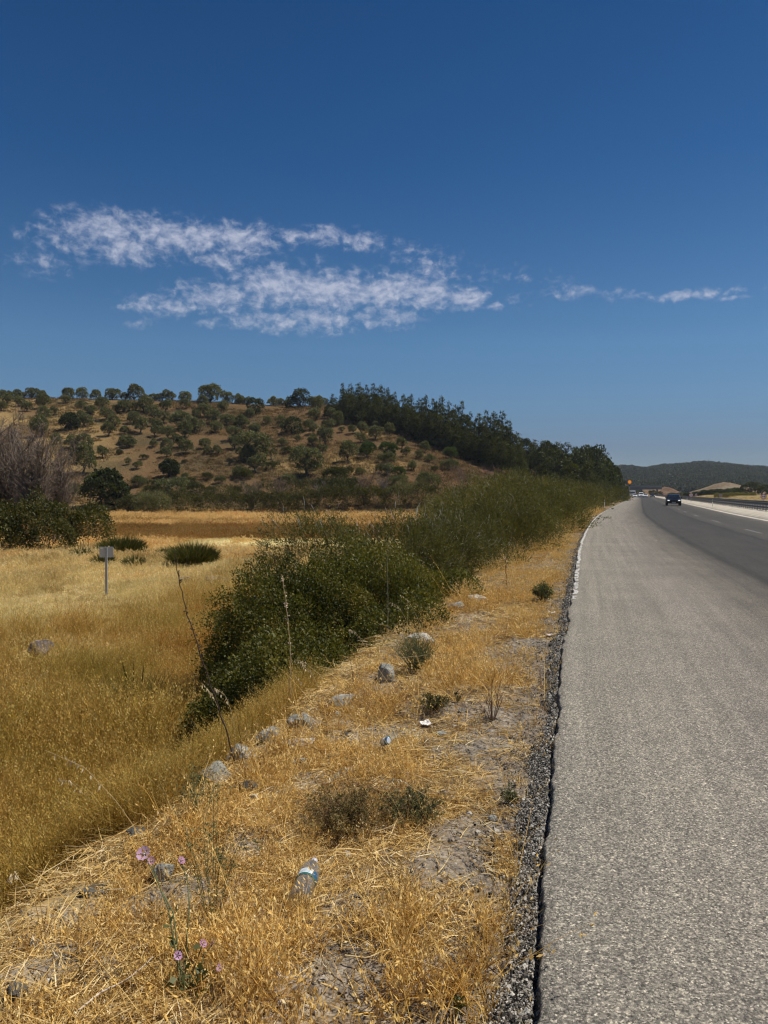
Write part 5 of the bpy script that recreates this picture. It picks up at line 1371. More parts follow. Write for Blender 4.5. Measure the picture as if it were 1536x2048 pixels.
def stick(pts, r, name, label, mat, cat='twig'):
    P = [np.array(ground_hit(px, py, 1.2, 60)) + np.array([0, 0, .02 + dz]) for px, py, dz in pts]
    P = np.array(P); P = np.stack([np.interp(np.linspace(0, 1, 12), np.linspace(0, 1, len(P)), P[:, k]) for k in range(3)], 1)
    V, Fq = tubes([(P, np.linspace(r, r * .5, 12))], 6)
    tag(link(name, mesh_np(name, V, Fq, mat, smooth=True)), label, cat)
M_PTWIG = simple('pale_twig', (.62, .52, .42), .8, noise=.15)
stick([(150, 2040, .0), (200, 2018, .02), (250, 2000, .03), (285, 1978, .04), (308, 1955, .05)], .0035, 'dry_twig', 'bare pale curved twig lying in the bottom corner', M_PTWIG)
stick([(690, 1945, .01), (735, 1938, .02), (790, 1930, .02)], .003, 'straw_stalk', 'thick straw stalk lying in front of the bottle', simple('thick_straw', (.75, .58, .3), .8), 'straw stalk')
stick([(215, 1806, .02), (248, 1804, .03)], .0045, 'dry_leaf_blade', 'pale dry leaf blade lying below the stone ledge', simple('dry_blade', (.8, .66, .4), .8), 'straw')
stick([(895, 1205, .02), (860, 1214, .04), (822, 1228, .05)], .006, 'dry_branch', 'grey dry branch leaning from the flat rock into the bush', simple('grey_branch', (.4, .34, .27), .85), 'branch')

# ================================================================== stalks, weeds and flowers on the verge
M_DSTALK = simple('dark_stalk', (.055, .035, .025), .8, noise=.3)
M_PSTALK = simple('pale_stalk', (.62, .46, .24), .8, noise=.2)
M_BSTALK = simple('brown_stalk', (.17, .095, .05), .8, noise=.3)
M_GSTALK = simple('green_stalk', (.11, .13, .05), .7, noise=.3)
def stalk(path, Y0, Y1, r, mat, name, label, cat, pods=0, podmat=None, seed=0, podr=.006):
    """path: pixels from base to tip; depth goes from Y0 at the base to Y1 at the tip"""
    rng = np.random.default_rng(5000 + seed); n = len(path)
    P = np.array([at(px, py, Y0 + (Y1 - Y0) * k / (n - 1)) for k, (px, py) in enumerate(path)])
    b = P[0].copy(); b[2] = tz(b[0], b[1]) - .03
    P = np.concatenate([[b], P]) if P[0][2] > b[2] + .02 else P
    P0 = P[0]
    t = np.concatenate([[0], np.cumsum(np.linalg.norm(np.diff(P, axis=0), axis=1))]); t /= t[-1]
    tt = np.linspace(0, 1, 30); Q = np.stack([np.interp(tt, t, P[:, k]) for k in range(3)], 1)
    Q[1:-1] = (Q[:-2] + Q[1:-1] * 2 + Q[2:]) / 4 + rng.normal(size=(28, 3)) * r * .6
    e = empty(name, P0); tag(e, label, cat)
    V, Fq = tubes([(Q - P0, np.linspace(r, r * .45, 30))], 6)
    link('stem', mesh_np('stem', V, Fq, mat, smooth=True), e)
    if pods:
        f = rng.uniform(.38, .99, pods); f = np.sort(f)
        paths = []
        for x in f:
            c = np.array([np.interp(x, tt, Q[:, k]) for k in range(3)]) - P0
            d = rand_dirs(1, rng)[0] + np.array([0, 0, .6]); d /= np.linalg.norm(d)
            paths.append((np.stack([c, c + d * podr * 2.2, c + d * podr * 3.6, c + d * podr * 4.6]), np.array([podr * .2, podr * .8, podr * .7, podr * .1])))
        V, Fq = tubes(paths, 5); link('seed_pods', mesh_np('seed_pods', V, Fq, podmat or mat, smooth=True), e)
stalk([(470, 1532), (455, 1470), (428, 1390), (402, 1310), (378, 1240), (362, 1180), (352, 1130), (350, 1108)], 4.85, 4.7, .0052, M_DSTALK, 'tall_dry_stalk', 'tall dark leaning dry stalk with knobbly seed pods, rising before the field', 'dry stalk', 26, M_DSTALK, 1, .0048)
stalk([(582, 1412), (580, 1370), (582, 1320), (577, 1250), (571, 1200), (566, 1160), (563, 1148)], 6.2, 6.1, .0052, M_PSTALK, 'tall_dry_stalk', 'pale straw-coloured upright stalk with small pods in front of the bramble', 'dry stalk', 30, simple('pale_pod', (.66, .52, .38), .8), 2, .0055)
stalk([(776, 1262), (776, 1200), (775, 1140), (776, 1082)], 9.3, 9.2, .0035, simple('grey_stalk', (.42, .40, .33), .8), 'thin_stalk', 'thin grey upright stalk standing against the bush beside the pale slab edge', 'dry stalk', 0, None, 3)
stalk([(713, 1402), (708, 1370), (703, 1335), (698, 1308)], 6.6, 6.5, .003, M_DSTALK, 'thin_stalk', 'short thin dark stalk by the grey ledge rock', 'dry stalk', 5, M_DSTALK, 4, .003)
stalk([(626, 1440), (612, 1400), (600, 1366), (585, 1345)], 6.0, 5.9, .0022, M_PSTALK, 'thin_stalk', 'short pale bent stalk beside the upright straw-coloured stalk', 'dry stalk', 6, M_OAT, 5, .004)
stalk([(486, 1530), (480, 1470), (474, 1430)], 4.8, 4.75, .0026, M_DSTALK, 'thin_stalk', 'short dark stalk next to the tall dark leaning one', 'dry stalk', 0, None, 6)
stalk([(1014, 1178), (1012, 1140), (1012, 1114)], 13, 12.9, .010, M_BSTALK, 'thistle', 'dead brown thistle with a pale head at the bush edge', 'thistle', 4, simple('thistle_head', (.55, .36, .2), .8), 7, .016)
stalk([(700, 1440), (750, 1370), (778, 1318), (855, 1310)], 6.3, 6.2, .003, M_PSTALK, 'thin_stalk', 'long golden straw leaning over the green weed', 'dry stalk', 0, None, 8)
# oats drooping beside the tall stalks
def oat(path, Y0, Y1, label, seed, r=.0014, nh=14):
    rng = np.random.default_rng(5200 + seed); n = len(path)
    P = np.array([at(px, py, Y0 + (Y1 - Y0) * k / (n - 1)) for k, (px, py) in enumerate(path)])
    P0 = np.array([P[0][0], P[0][1], tz(P[0][0], P[0][1])])
    P = np.concatenate([[P0 - np.array([0, 0, .02])], P]) if P[0][2] > P0[2] else P
    t = np.linspace(0, 1, len(P)); tt = np.linspace(0, 1, 22); Q = np.stack([np.interp(tt, t, P[:, k]) for k in range(3)], 1)
    e = empty('wild_oat', P0); tag(e, label, 'wild oat', 'wild oats on the verge')
    V, Fq = tubes([(Q - P0, np.linspace(r, r * .5, 22))], 4); link('stem', mesh_np('stem', V, Fq, M_PSTALK), e)
    f = rng.uniform(.62, 1, nh); C = np.stack([np.interp(f, tt, Q[:, k]) for k in range(3)], 1) - P0
    A = rand_dirs(nh, rng) * .6 + np.array([0, 0, -1.0]); A /= np.linalg.norm(A, axis=1)[:, None]
    C = C + rand_dirs(nh, rng) * .012
    NN = np.cross(A, rand_dirs(nh, rng)); NN /= np.linalg.norm(NN, axis=1)[:, None]
    V, Fq = leaf_quads(C, A, NN, .026, .008, rng, .15); V2, F2 = leaf_quads(C + .002, A * .98, np.cross(A, NN), .024, .007, rng, .15)
    link('husks', mesh_np('husks', np.concatenate([V, V2]), np.concatenate([Fq, F2 + len(V)]), M_OAT), e)
OATS = [([(455, 1470), (440, 1425), (425, 1390), (405, 1368)], 4.9, 'beside the tall dark stalk', 1), ([(470, 1465), (462, 1420), (450, 1390), (430, 1376)], 4.9, 'just right of the tall dark stalk', 2), ([(655, 1430), (640, 1380), (622, 1345), (600, 1325)], 6.0, 'behind the pale slab', 3), ([(668, 1400), (640, 1350), (610, 1325), (588, 1318)], 6.6, 'at the bramble foot above the pale slab', 4), ([(845, 1260), (830, 1225), (815, 1200), (800, 1190)], 9.2, 'in front of the bush behind the green weed', 5), ([(820, 1262), (808, 1230), (795, 1212), (780, 1205)], 9.0, 'next to the thin grey stalk', 6), ([(740, 1320), (728, 1290), (712, 1265), (698, 1258)], 7.6, 'at the bush foot above the blue-grey rock', 7), ([(225, 1660), (180, 1600), (140, 1562), (120, 1560)], 4.4, 'reaching out over the golden hollow', 8), ([(120, 1905), (60, 1790), (30, 1745), (18, 1760)], 3.2, 'beside the bright grass patch', 9), ([(300, 1700), (235, 1605), (170, 1535), (90, 1500)], 3.6, 'long and bowed above the thin dark slabs', 10), ([(960, 1300), (940, 1262), (925, 1240), (905, 1230)], 8.6, 'in the open verge above the dead weed', 11), ([(560, 1700), (600, 1620), (650, 1560), (700, 1530)], 3.9, 'leaning across the brown cushion plant', 12), ([(880, 1650), (850, 1590), (800, 1560), (760, 1552)], 3.9, 'bowed over the green part of the cushion plant', 13), ([(80, 2030), (130, 1950), (110, 1900), (55, 1865)], 2.45, 'with two pale stems in the bottom corner', 14), ([(640, 1905), (668, 1950), (690, 1990)][::-1], 2.6, 'thick golden stem at the bottom beneath the bottle', 15)]
for path, Y, where, sd in OATS: oat(path, Y, Y - .05, f'dry wild oat with pale drooping husks {where.replace("right of", "past")}', sd)

def weed(px, base, w, h, label, seed, name='green_weed', mat=M_GSTALK, leafmat=None, n=60, r=.002, leaf=.02, Lw=.006, cat='weed', spread=.8, nl=900, droop=0.0):
    """branching many-stemmed herb"""
    rng = np.random.default_rng(5500 + seed)
    X, Y, Z = ground_hit(px, base, 1.2, 80); R, H = w * Y / F / 2, h * Y / F
    e = empty(name, (X, Y, Z)); tag(e, label, cat)
    paths = []
    for k in range(n):
        a = rng.random() * 6.283; q = R * math.sqrt(rng.random()); z = H * rng.uniform(.55, 1.05) * (1 - .45 * (q / R) ** 2)
        tip = np.array([q * math.cos(a), q * math.sin(a), z]); b = tip * np.array([.12, .12, 0]); m = tip * np.array([.5, .5, .6]) + rng.normal(size=3) * .05 * R
        paths.append((np.stack([b, m, tip]), np.array([r, r * .8, r * .35])))
        for j in range(3):
            t = rng.uniform(.35, .9); c = b * (1 - t) + tip * t if t > .5 else b * (1 - 2 * t) + m * 2 * t
            d = rand_dirs(1, rng)[0] * spread + np.array([0, 0, .7 - droop]); d /= np.linalg.norm(d)
            paths.append((np.stack([c, c + d * H * rng.uniform(.12, .3)]), np.array([r * .6, r * .25])))
    V, Fq = tubes(paths, 4); link('stems', mesh_np('stems', V, Fq, mat), e)
    if leafmat:
        j = rng.integers(0, len(paths), nl); t = rng.random(nl) * .8 + .2
        P = np.array([paths[a][0][0] * (1 - b_) + paths[a][0][-1] * b_ for a, b_ in zip(j, t)]); A = rand_dirs(nl, rng) + np.array([0, 0, .35]); A /= np.linalg.norm(A, axis=1)[:, None]
        NN = np.cross(A, rand_dirs(nl, rng)); NN /= np.linalg.norm(NN, axis=1)[:, None]
        V, Fq = leaf_quads(P, A, NN, leaf * rng.uniform(.6, 1.3, nl), Lw * rng.uniform(.7, 1.2, nl), rng, .1)
        link('leaves', mesh_np('leaves', V, Fq, leafmat, {'tint': ('FACE', 'FLOAT', rng.random(nl))}), e)
M_CUSH = foliage('brown_cushion_leaf', [(0, (.09, .065, .022)), (.5, (.24, .18, .062)), (1, (.46, .37, .16))], .25)
M_WEEDL = foliage('weed_leaf', [(0, (.05, .06, .02)), (.6, (.12, .135, .05)), (1, (.25, .24, .10))], .3)
weed(690, 1655, 220, 84, 'brown feathery cushion plant drying out in the middle of the verge', 1, 'cushion_plant', M_BSTALK, M_CUSH, 130, .0016, .016, .004, 'plant', nl=9000, droop=.3)
weed(820, 1648, 170, 74, 'dull green low weed joined to the brown cushion plant', 2, 'green_weed', M_BSTALK, M_WEEDL, 90, .0016, .016, .005, 'weed', nl=4000, droop=.3)
weed(830, 1345, 110, 95, 'pale green broom-like weed growing above the blue-grey rock', 3, 'broom_weed', M_GSTALK, M_WEEDL, 110, .0022, .03, .003, 'weed', nl=2200)
weed(1085, 1206, 46, 44, 'small blue-green bushy weed beside the road gravel', 4, 'green_weed', M_GSTALK, M_OLIVE, 60, .003, .05, .015, 'weed', nl=1500)
weed(985, 1442, 62, 112, 'dead brown branching weed standing near the road', 5, 'dead_weed', M_BSTALK, None, 8, .0034, cat='weed', spread=.45)
weed(870, 1420, 80, 34, 'low dark weed with grey twigs behind the crumpled paper', 6, 'green_weed', M_DSTALK, M_HEDGE, 50, .002, .02, .007, 'weed', nl=1200)
weed(425, 1850, 170, 360, 'tall wispy green herb with bare branching stems beside the mallow', 7, 'wispy_herb', M_GSTALK, M_WEEDL, 11, .0016, .018, .005, 'plant', spread=.9, nl=380)
weed(395, 1640, 110, 120, 'thin grey-green herb rising before the rock slab', 8, 'wispy_herb', M_GSTALK, M_WEEDL, 26, .0018, .018, .005, 'plant', spread=.7, nl=520)
weed(1020, 1610, 40, 36, 'small grey-green tuft on the road gravel', 9, 'green_weed', M_GSTALK, M_OLIVE, 24, .0014, .02, .005, 'weed', nl=350)
weed(915, 2040, 24, 60, 'single fresh green sprout at the bottom by the gravel', 10, 'green_sprout', M_GSTALK, M_RUSH, 6, .0016, .03, .008, 'sprout', nl=60)
weed(915, 1407, 16, 26, 'black withered leaf cluster sticking up from the straw', 11, 'withered_leaf', M_DSTALK, M_OAK, 6, .003, .05, .02, 'leaf', nl=10)
M_PETAL = foliage('mallow_petal', [(0, (.50, .22, .46)), (.5, (.66, .38, .62)), (1, (.78, .56, .74))], .4)
def mallow():
    X, Y, Z = ground_hit(372, 1990, 1.5, 20)
    e = empty('mallow', (X, Y, Z)); tag(e, 'pink-flowered mallow with leggy stems in the straw', 'flower')
    rng = np.random.default_rng(61)
    tips = [(288, 1708, 2.62), (362, 1722, 2.75), (303, 1722, 2.66), (355, 1912, 2.42), (405, 1888, 2.55), (428, 1886, 2.58), (442, 1935, 2.45)]
    paths = []
    for k, (px, py, d) in enumerate(tips):
        t = at(px, py, d) - np.array([X, Y, Z]); b = np.array([rng.normal() * .015, rng.normal() * .015, -.01])
        m = b * .4 + t * .5 + np.array([.02, 0, .05]) * (1 if k < 3 else .3)
        paths.append((np.stack([b, (b + m) / 2 + rng.normal(size=3) * .006, m, (m + t) / 2 + rng.normal(size=3) * .008, t]), np.array([.0035, .003, .0026, .0022, .0018])))
    V, Fq = tubes(paths, 5); link('stems', mesh_np('stems', V, Fq, M_GSTALK, smooth=True), e)
    for k, (px, py, d) in enumerate(tips):
        c = Vector(at(px, py, d) - np.array([X, Y, Z])); R = .025 if k == 0 else .0145
        n = Vector((-.15, -.75, .75)) if k == 0 else Vector((rng.normal() * .5, -.4 + rng.normal() * .3, .7))
        q = n.to_track_quat('Z', 'Y').to_matrix()
        Vs, Fs, off = [], [], 0
        for p in range(5):
            a = p * 2 * math.pi / 5 + .3
            def pt(r, da, z): return tuple(c + q @ Vector((r * math.cos(a + da), r * math.sin(a + da), z)))
            pts = [pt(R * .12, 0, 0), pt(R * .5, -.34, R * .18), pt(R * .9, -.62, R * .36), pt(R * 1.06, -.32, R * .42), pt(R * .93, 0, R * .38), pt(R * 1.06, .32, R * .42), pt(R * .9, .62, R * .36), pt(R * .5, .34, R * .18), pt(R * .55, 0, R * .16)]
            Vs += pts
            for tri in ((0, 1, 8), (1, 2, 8), (2, 3, 8), (3, 4, 8), (4, 5, 8), (5, 6, 8), (6, 7, 8), (7, 0, 8)): Fs.append([off + i for i in tri])
            off += 9
        fl = link('flower', mesh_np('flower', np.array(Vs), np.array(Fs), M_PETAL, {'tint': ('FACE', 'FLOAT', np.repeat(rng.random(5) * .5 + (.5 if k == 0 else .1), 8))}), e)
        V, Fq = tubes([(np.array([c, c + n.normalized() * R * .35]), np.array([R * .13, R * .09]))], 6)
        link('stamen', mesh_np('stamen', V, Fq, simple('stamen', (.85, .78, .6), .7)), fl)
        V, Fq = tubes([(np.array([c - n.normalized() * R * .55, c - n.normalized() * R * .2, c]), np.array([R * .12, R * .3, R * .22]))], 7)
        link('calyx', mesh_np('calyx', V, Fq, M_GSTALK), fl)
    P = []
    for (pts, _) in paths:
        for t in rng.random(7): P.append(pts[0] * (1 - t) + pts[2] * t + rng.normal(size=3) * .02)
    P = np.array(P); m = len(P); A = rand_dirs(m, rng) + np.array([0, 0, .2]); A /= np.linalg.norm(A, axis=1)[:, None]
    NN = np.cross(A, rand_dirs(m, rng)); NN /= np.linalg.norm(NN, axis=1)[:, None]
    V, Fq = leaf_quads(P, A, NN, .032, .030, rng, .12); link('leaves', mesh_np('leaves', V, Fq, M_WEEDL, {'tint': ('FACE', 'FLOAT', rng.random(m) * .6)}), e)
mallow()

# ================================================================== posts and signs
M_ALU = simple('galvanised_grey', (.5, .51, .50), .6, metal=.0, noise=.08)
M_ALUD = simple('post_grey', (.38, .40, .40), .6, metal=.0, noise=.1)
M_WHITE = simple('white_paint', (.78, .77, .72), .6)
M_BLACK = simple('black_paint', (.012, .012, .014), .45)
M_RED = simple('red_paint', (.5, .03, .03), .5)
def field_sign():
    X, Y, Z = ground_hit(213, 1191, 10, 60)
    e = empty('marker_post', (X, Y, Z)); tag(e, 'grey steel post with a blank square plate seen from behind in the field', 'sign post')
    H = CAM_H + (HZ - 1094) / F * Y - Z
    b = MB()
    b.prism([(-.04, -.02), (.04, -.02), (.04, .03), (.032, .03), (.032, -.012), (-.032, -.012), (-.032, .03), (-.04, .03)], -.3, H - .02, 'z'); b.build('post', M_ALUD, e)
    pw, ph = 27 * Y / F / 2, 21 * Y / F
    p = MB(); p.box((0, .045, H - ph / 2), (pw * 2, .006, ph), bevel=.002); pl = p.build('plate', M_ALU, e)
    MB().box((-pw * .72, .0405, H - ph * .13), (pw * .38, .002, ph * .13)).build('sticker', M_WHITE, pl)
    e.rotation_euler.z = .12
field_sign()
def solve_Y(px, s):
    Ys = np.linspace(6, 420, 6000); X = (px - CX) / F * Ys
    return float(Ys[np.argmin(np.abs(s_of(X, Ys) - s))])
def delineator(px, s, h, label, base=None):
    Y = solve_Y(px, s); X = (px - CX) / F * Y; Z = tz(X, Y) if base is None else base
    e = empty('marker_post', (X, Y, Z), .3); tag(e, label, 'road marker', 'white roadside markers')
    b = MB(); b.prism([(-.055, 0), (-.02, .045), (.02, .045), (.055, 0), (.045, -.01), (-.045, -.01)], -.2, h, 'z'); b.build('post', M_WHITE, e)
    MB().prism([(-.057, 0), (-.021, .047), (.021, .047), (.057, 0), (.047, -.012), (-.047, -.012)], h - .22, h - .06, 'z').build('dark_band', M_BLACK, e)
    MB().box((0, -.014, h - .14), (.05, .006, .1)).build('reflector', M_ALU, e)
delineator(1425, 10.5, .72, 'white marker on the median bank, closest one along the guardrail', .2)
delineator(1374, 10.5, .8, 'white marker on the median bank beside the round sign pole', .2)
delineator(1209, -1.2, .95, 'white roadside marker before the bend on the bush side')
delineator(1166, -1.3, .85, 'dull white roadside marker half hidden by bushes')
delineator(1251, -1.2, 1.0, 'small white roadside marker close to the triangular sign')
M_GREYB = simple('sign_back', (.24, .25, .25), .6, metal=.2)
def disc_sign(px, py, s, dia, label, face='noover', mat=None, base=None, poletop=True, Y=None):
    Y = solve_Y(px, s) if Y is None else Y; X = (px - CX) / F * Y; Z = tz(X, Y) if base is None else base; zc = CAM_H + (HZ - py) / F * Y
    e = empty('road_sign', (X, Y, Z)); tag(e, label, 'road sign')
    e.rotation_euler.z = -math.atan2(X, Y) * .8
    r = dia / 2; zc -= Z
    MB().cyl((0, .05, -.3), (0, .05, zc + r * .6), max(.03, dia * .05), seg=8).build('pole', M_ALUD, e)
    d = MB().cyl((0, .0, zc), (0, .02, zc), r, seg=36).build('disc', M_RED if face == 'noover' else mat or M_GREYB, e)
    if face == 'noover':
        MB().cyl((0, -.006, zc), (0, -.001, zc), r * .78, seg=36).build('face', M_WHITE, d)
        for sx, m in ((-.3, M_RED), (.3, M_BLACK)):
            b = MB(); b.prism([(r * (sx - .24), zc - r * .22), (r * (sx + .24), zc - r * .22), (r * (sx + .24), zc + .02 * r), (r * (sx + .15), zc + r * .05), (r * (sx + .1), zc + r * .25), (r * (sx - .1), zc + r * .25), (r * (sx - .15), zc + r * .05), (r * (sx - .24), zc + .02 * r)], -.014, -.008)
            b.cyl((r * (sx - .16), -.014, zc - r * .24), (r * (sx - .16), -.008, zc - r * .24), r * .07, seg=8); b.cyl((r * (sx + .16), -.014, zc - r * .24), (r * (sx + .16), -.008, zc - r * .24), r * .07, seg=8)
            b.build('car_symbol', m, d)
    return e
disc_sign(1382, 990, 10.75, .64, 'round no-overtaking sign with red rim standing on the median bank')
disc_sign(1527, 993, 12.75, .44, 'round no-overtaking sign behind the guardrail at the frame edge', base=.1)
disc_sign(1441, 991, 13.2, .46, 'faded round sign behind the guardrail, facing away', 'back', simple('faded_pink', (.36, .27, .26), .7), base=.1)
def tri_sign(px, py, s, w, label, mats, base=None):
    Y = solve_Y(px, s); X = (px - CX) / F * Y; Z = tz(X, Y) if base is None else base; zc = CAM_H + (HZ - py) / F * Y - Z
    e = empty('warning_sign', (X, Y, Z)); tag(e, label, 'road sign'); e.rotation_euler.z = -math.atan2(X, Y) * .8
    h = w * .87
    MB().cyl((0, .05, -.3), (0, .05, zc + h * .3), .035, seg=8).build('pole', M_ALUD, e)
    p = MB().prism([(-w / 2, zc - h / 2), (w / 2, zc - h / 2), (.04 * w, zc + h / 2), (-.04 * w, zc + h / 2)], 0, .02).build('panel', mats[0], e)
    if len(mats) > 1: MB().prism([(-w * .34, zc - h * .38), (w * .34, zc - h * .38), (0, zc + h * .3)], -.008, -.003).build('face', mats[1], p)
tri_sign(1245, 992, -.9, .92, 'grey back of a triangular warning sign at the road bend', [M_GREYB])
tri_sign(1392, 989, 13.6, .55, 'small white triangular sign beyond the round median sign', [M_WHITE, M_RED], .1)
# amber light and dark board by the bend
def amber():
    Y = 296.0; X = (1259 - CX) / F * Y; Z = tz(X, Y); zc = CAM_H + (HZ - 964) / F * Y - Z; r = 3.3 * Y / F
    e = empty('warning_light', (X, Y, Z)); tag(e, 'round amber traffic warning light on a tall thin pole at the bend', 'traffic light')
    MB().cyl((0, .1, -.3), (0, .1, zc), .06, seg=8).build('pole', M_ALU, e)
    h = MB().cyl((0, .0, zc), (0, .16, zc), r * 1.12, seg=28).build('housing', simple('amber_housing', (.75, .24, .02), .5), e)
    t = NT('amber_lens'); t.done(t.n('Emission', None, Color=(1.0, .34, .03, 1), Strength=.55)); 
    MB().cyl((0, -.05, zc), (0, .0, zc), r, r * .96, seg=28).build('lens', t.m, h)
    Y2 = Y + 4; X2 = (1250 - CX) / F * Y2; Z2 = tz(X2, Y2); z1 = CAM_H + (HZ - 966) / F * Y2 - Z2
    g = empty('direction_board', (X2, Y2, Z2)); tag(g, 'dark teal road board with orange corner half hidden by trees beside the amber light', 'road sign')
    for sx in (-.6, .6): MB().cyl((sx, .08, -.3), (sx, .08, z1 + .5), .05, seg=8).build('post', M_ALUD, g)
    p = MB().box((0, 0, z1), (1.9, .05, 1.9), bevel=.02).build('panel', simple('teal_board', (.01, .05, .075), .5), g)
    MB().box((-.55, -.035, z1 + .2), (.5, .02, .6)).build('patch', simple('orange_patch', (.45, .17, .02), .5), p)
    MB().box((.1, -.035, z1 - .7), (1.3, .02, .3), ).build('patch', simple('red_patch', (.42, .07, .03), .5), p)
amber()
# utility pole at the fig
def upole():
    X, Y, Z = ground_hit(178, 1022, 80, 200); zt = CAM_H + (HZ - 952) / F * Y
    e = empty('utility_pole', (X, Y, Z)); tag(e, 'slim leaning grey wooden pole in front of the dark fig tree', 'pole')
    MB().cyl((0, 0, -.3), (.55, 0, zt - Z), .13, .09, seg=10).build('pole', simple('grey_wood', (.13, .11, .085), .85, noise=.25), e)
    MB().box((.53, 0, zt - Z - .25), (.55, .08, .08)).build('crossbar', M_BARK, e)
upole()

# ================================================================== guardrail
def guardrail():
    M = simple('dark_steel', (.03, .032, .036), .5, metal=.3, noise=.2)
    x0, y0 = sy(11.9, 42.0)
    e = empty('guardrail', (x0, y0, .27)); tag(e, 'long dark steel guardrail on posts along the median', 'guardrail')
    Ys = road_ys(36, 400, .5)
    prof = [(0, .44), (-.05, .48), (-.05, .55), (0, .59), (0, .63), (-.05, .67), (-.05, .74), (0, .78)]
    Vs = []
    for s_, z in prof:
        X, Y2 = sy(np.full(len(Ys), 11.85 + s_), Ys); Vs.append(np.stack([X - x0, Y2 - y0, np.full(len(Ys), z)], 1))
    V = np.stack(Vs, 1).reshape(-1, 3); ns = len(prof)
    i = np.arange(len(Ys) - 1)[:, None] * ns; j = np.arange(ns - 1)[None]
    Fq = np.stack([i + j, i + j + 1, i + ns + j + 1, i + ns + j], -1).reshape(-1, 4)
    link('rail', mesh_np('rail', V, Fq, M), e)
    Vs = []
    for s_, z in [(0, .22), (-.04, .25), (-.04, .33), (0, .36)]:
        X, Y2 = sy(np.full(len(Ys), 11.85 + s_), Ys); Vs.append(np.stack([X - x0, Y2 - y0, np.full(len(Ys), z)], 1))
    V = np.stack(Vs, 1).reshape(-1, 3); ns = 4; i = np.arange(len(Ys) - 1)[:, None] * ns; j = np.arange(3)[None]
    link('lower_rail', mesh_np('lower_rail', V, np.stack([i + j, i + j + 1, i + ns + j + 1, i + ns + j], -1).reshape(-1, 4), M), e)
    b = MB(); b.prism([(-.05, -.03), (.05, -.03), (.05, -.022), (-.042, -.022), (-.042, .03), (-.05, .03)], -.25, .77, 'z')
    MP = simple('worn_post_steel', (.24, .235, .22), .6, noise=.2)
    first = b.build('post', MP, e)
    k = 0; rest = []
    yy = 38.0
    while yy < 395:
        X, Y2 = sy(11.93, yy); g_, c_ = edgeDir(yy)
        o = None
        if k == 0: o = first
        elif k < 100: o = bpy.data.objects.new('post', first.data); COL.objects.link(o); o.parent = e
        if o: o.location = (float(X) - x0, float(Y2) - y0, 0); o.rotation_euler = (0, 0, -math.atan(float(g_)))
        else: rest.append((float(X) - x0, float(Y2) - y0))
        k += 1; yy += 1.33
    b = MB()
    for (x, y) in rest: b.box((x, y, .25), (.1, .06, .9))
    o = b.build('far_posts', M, e); o['kind'] = 'stuff'
guardrail()

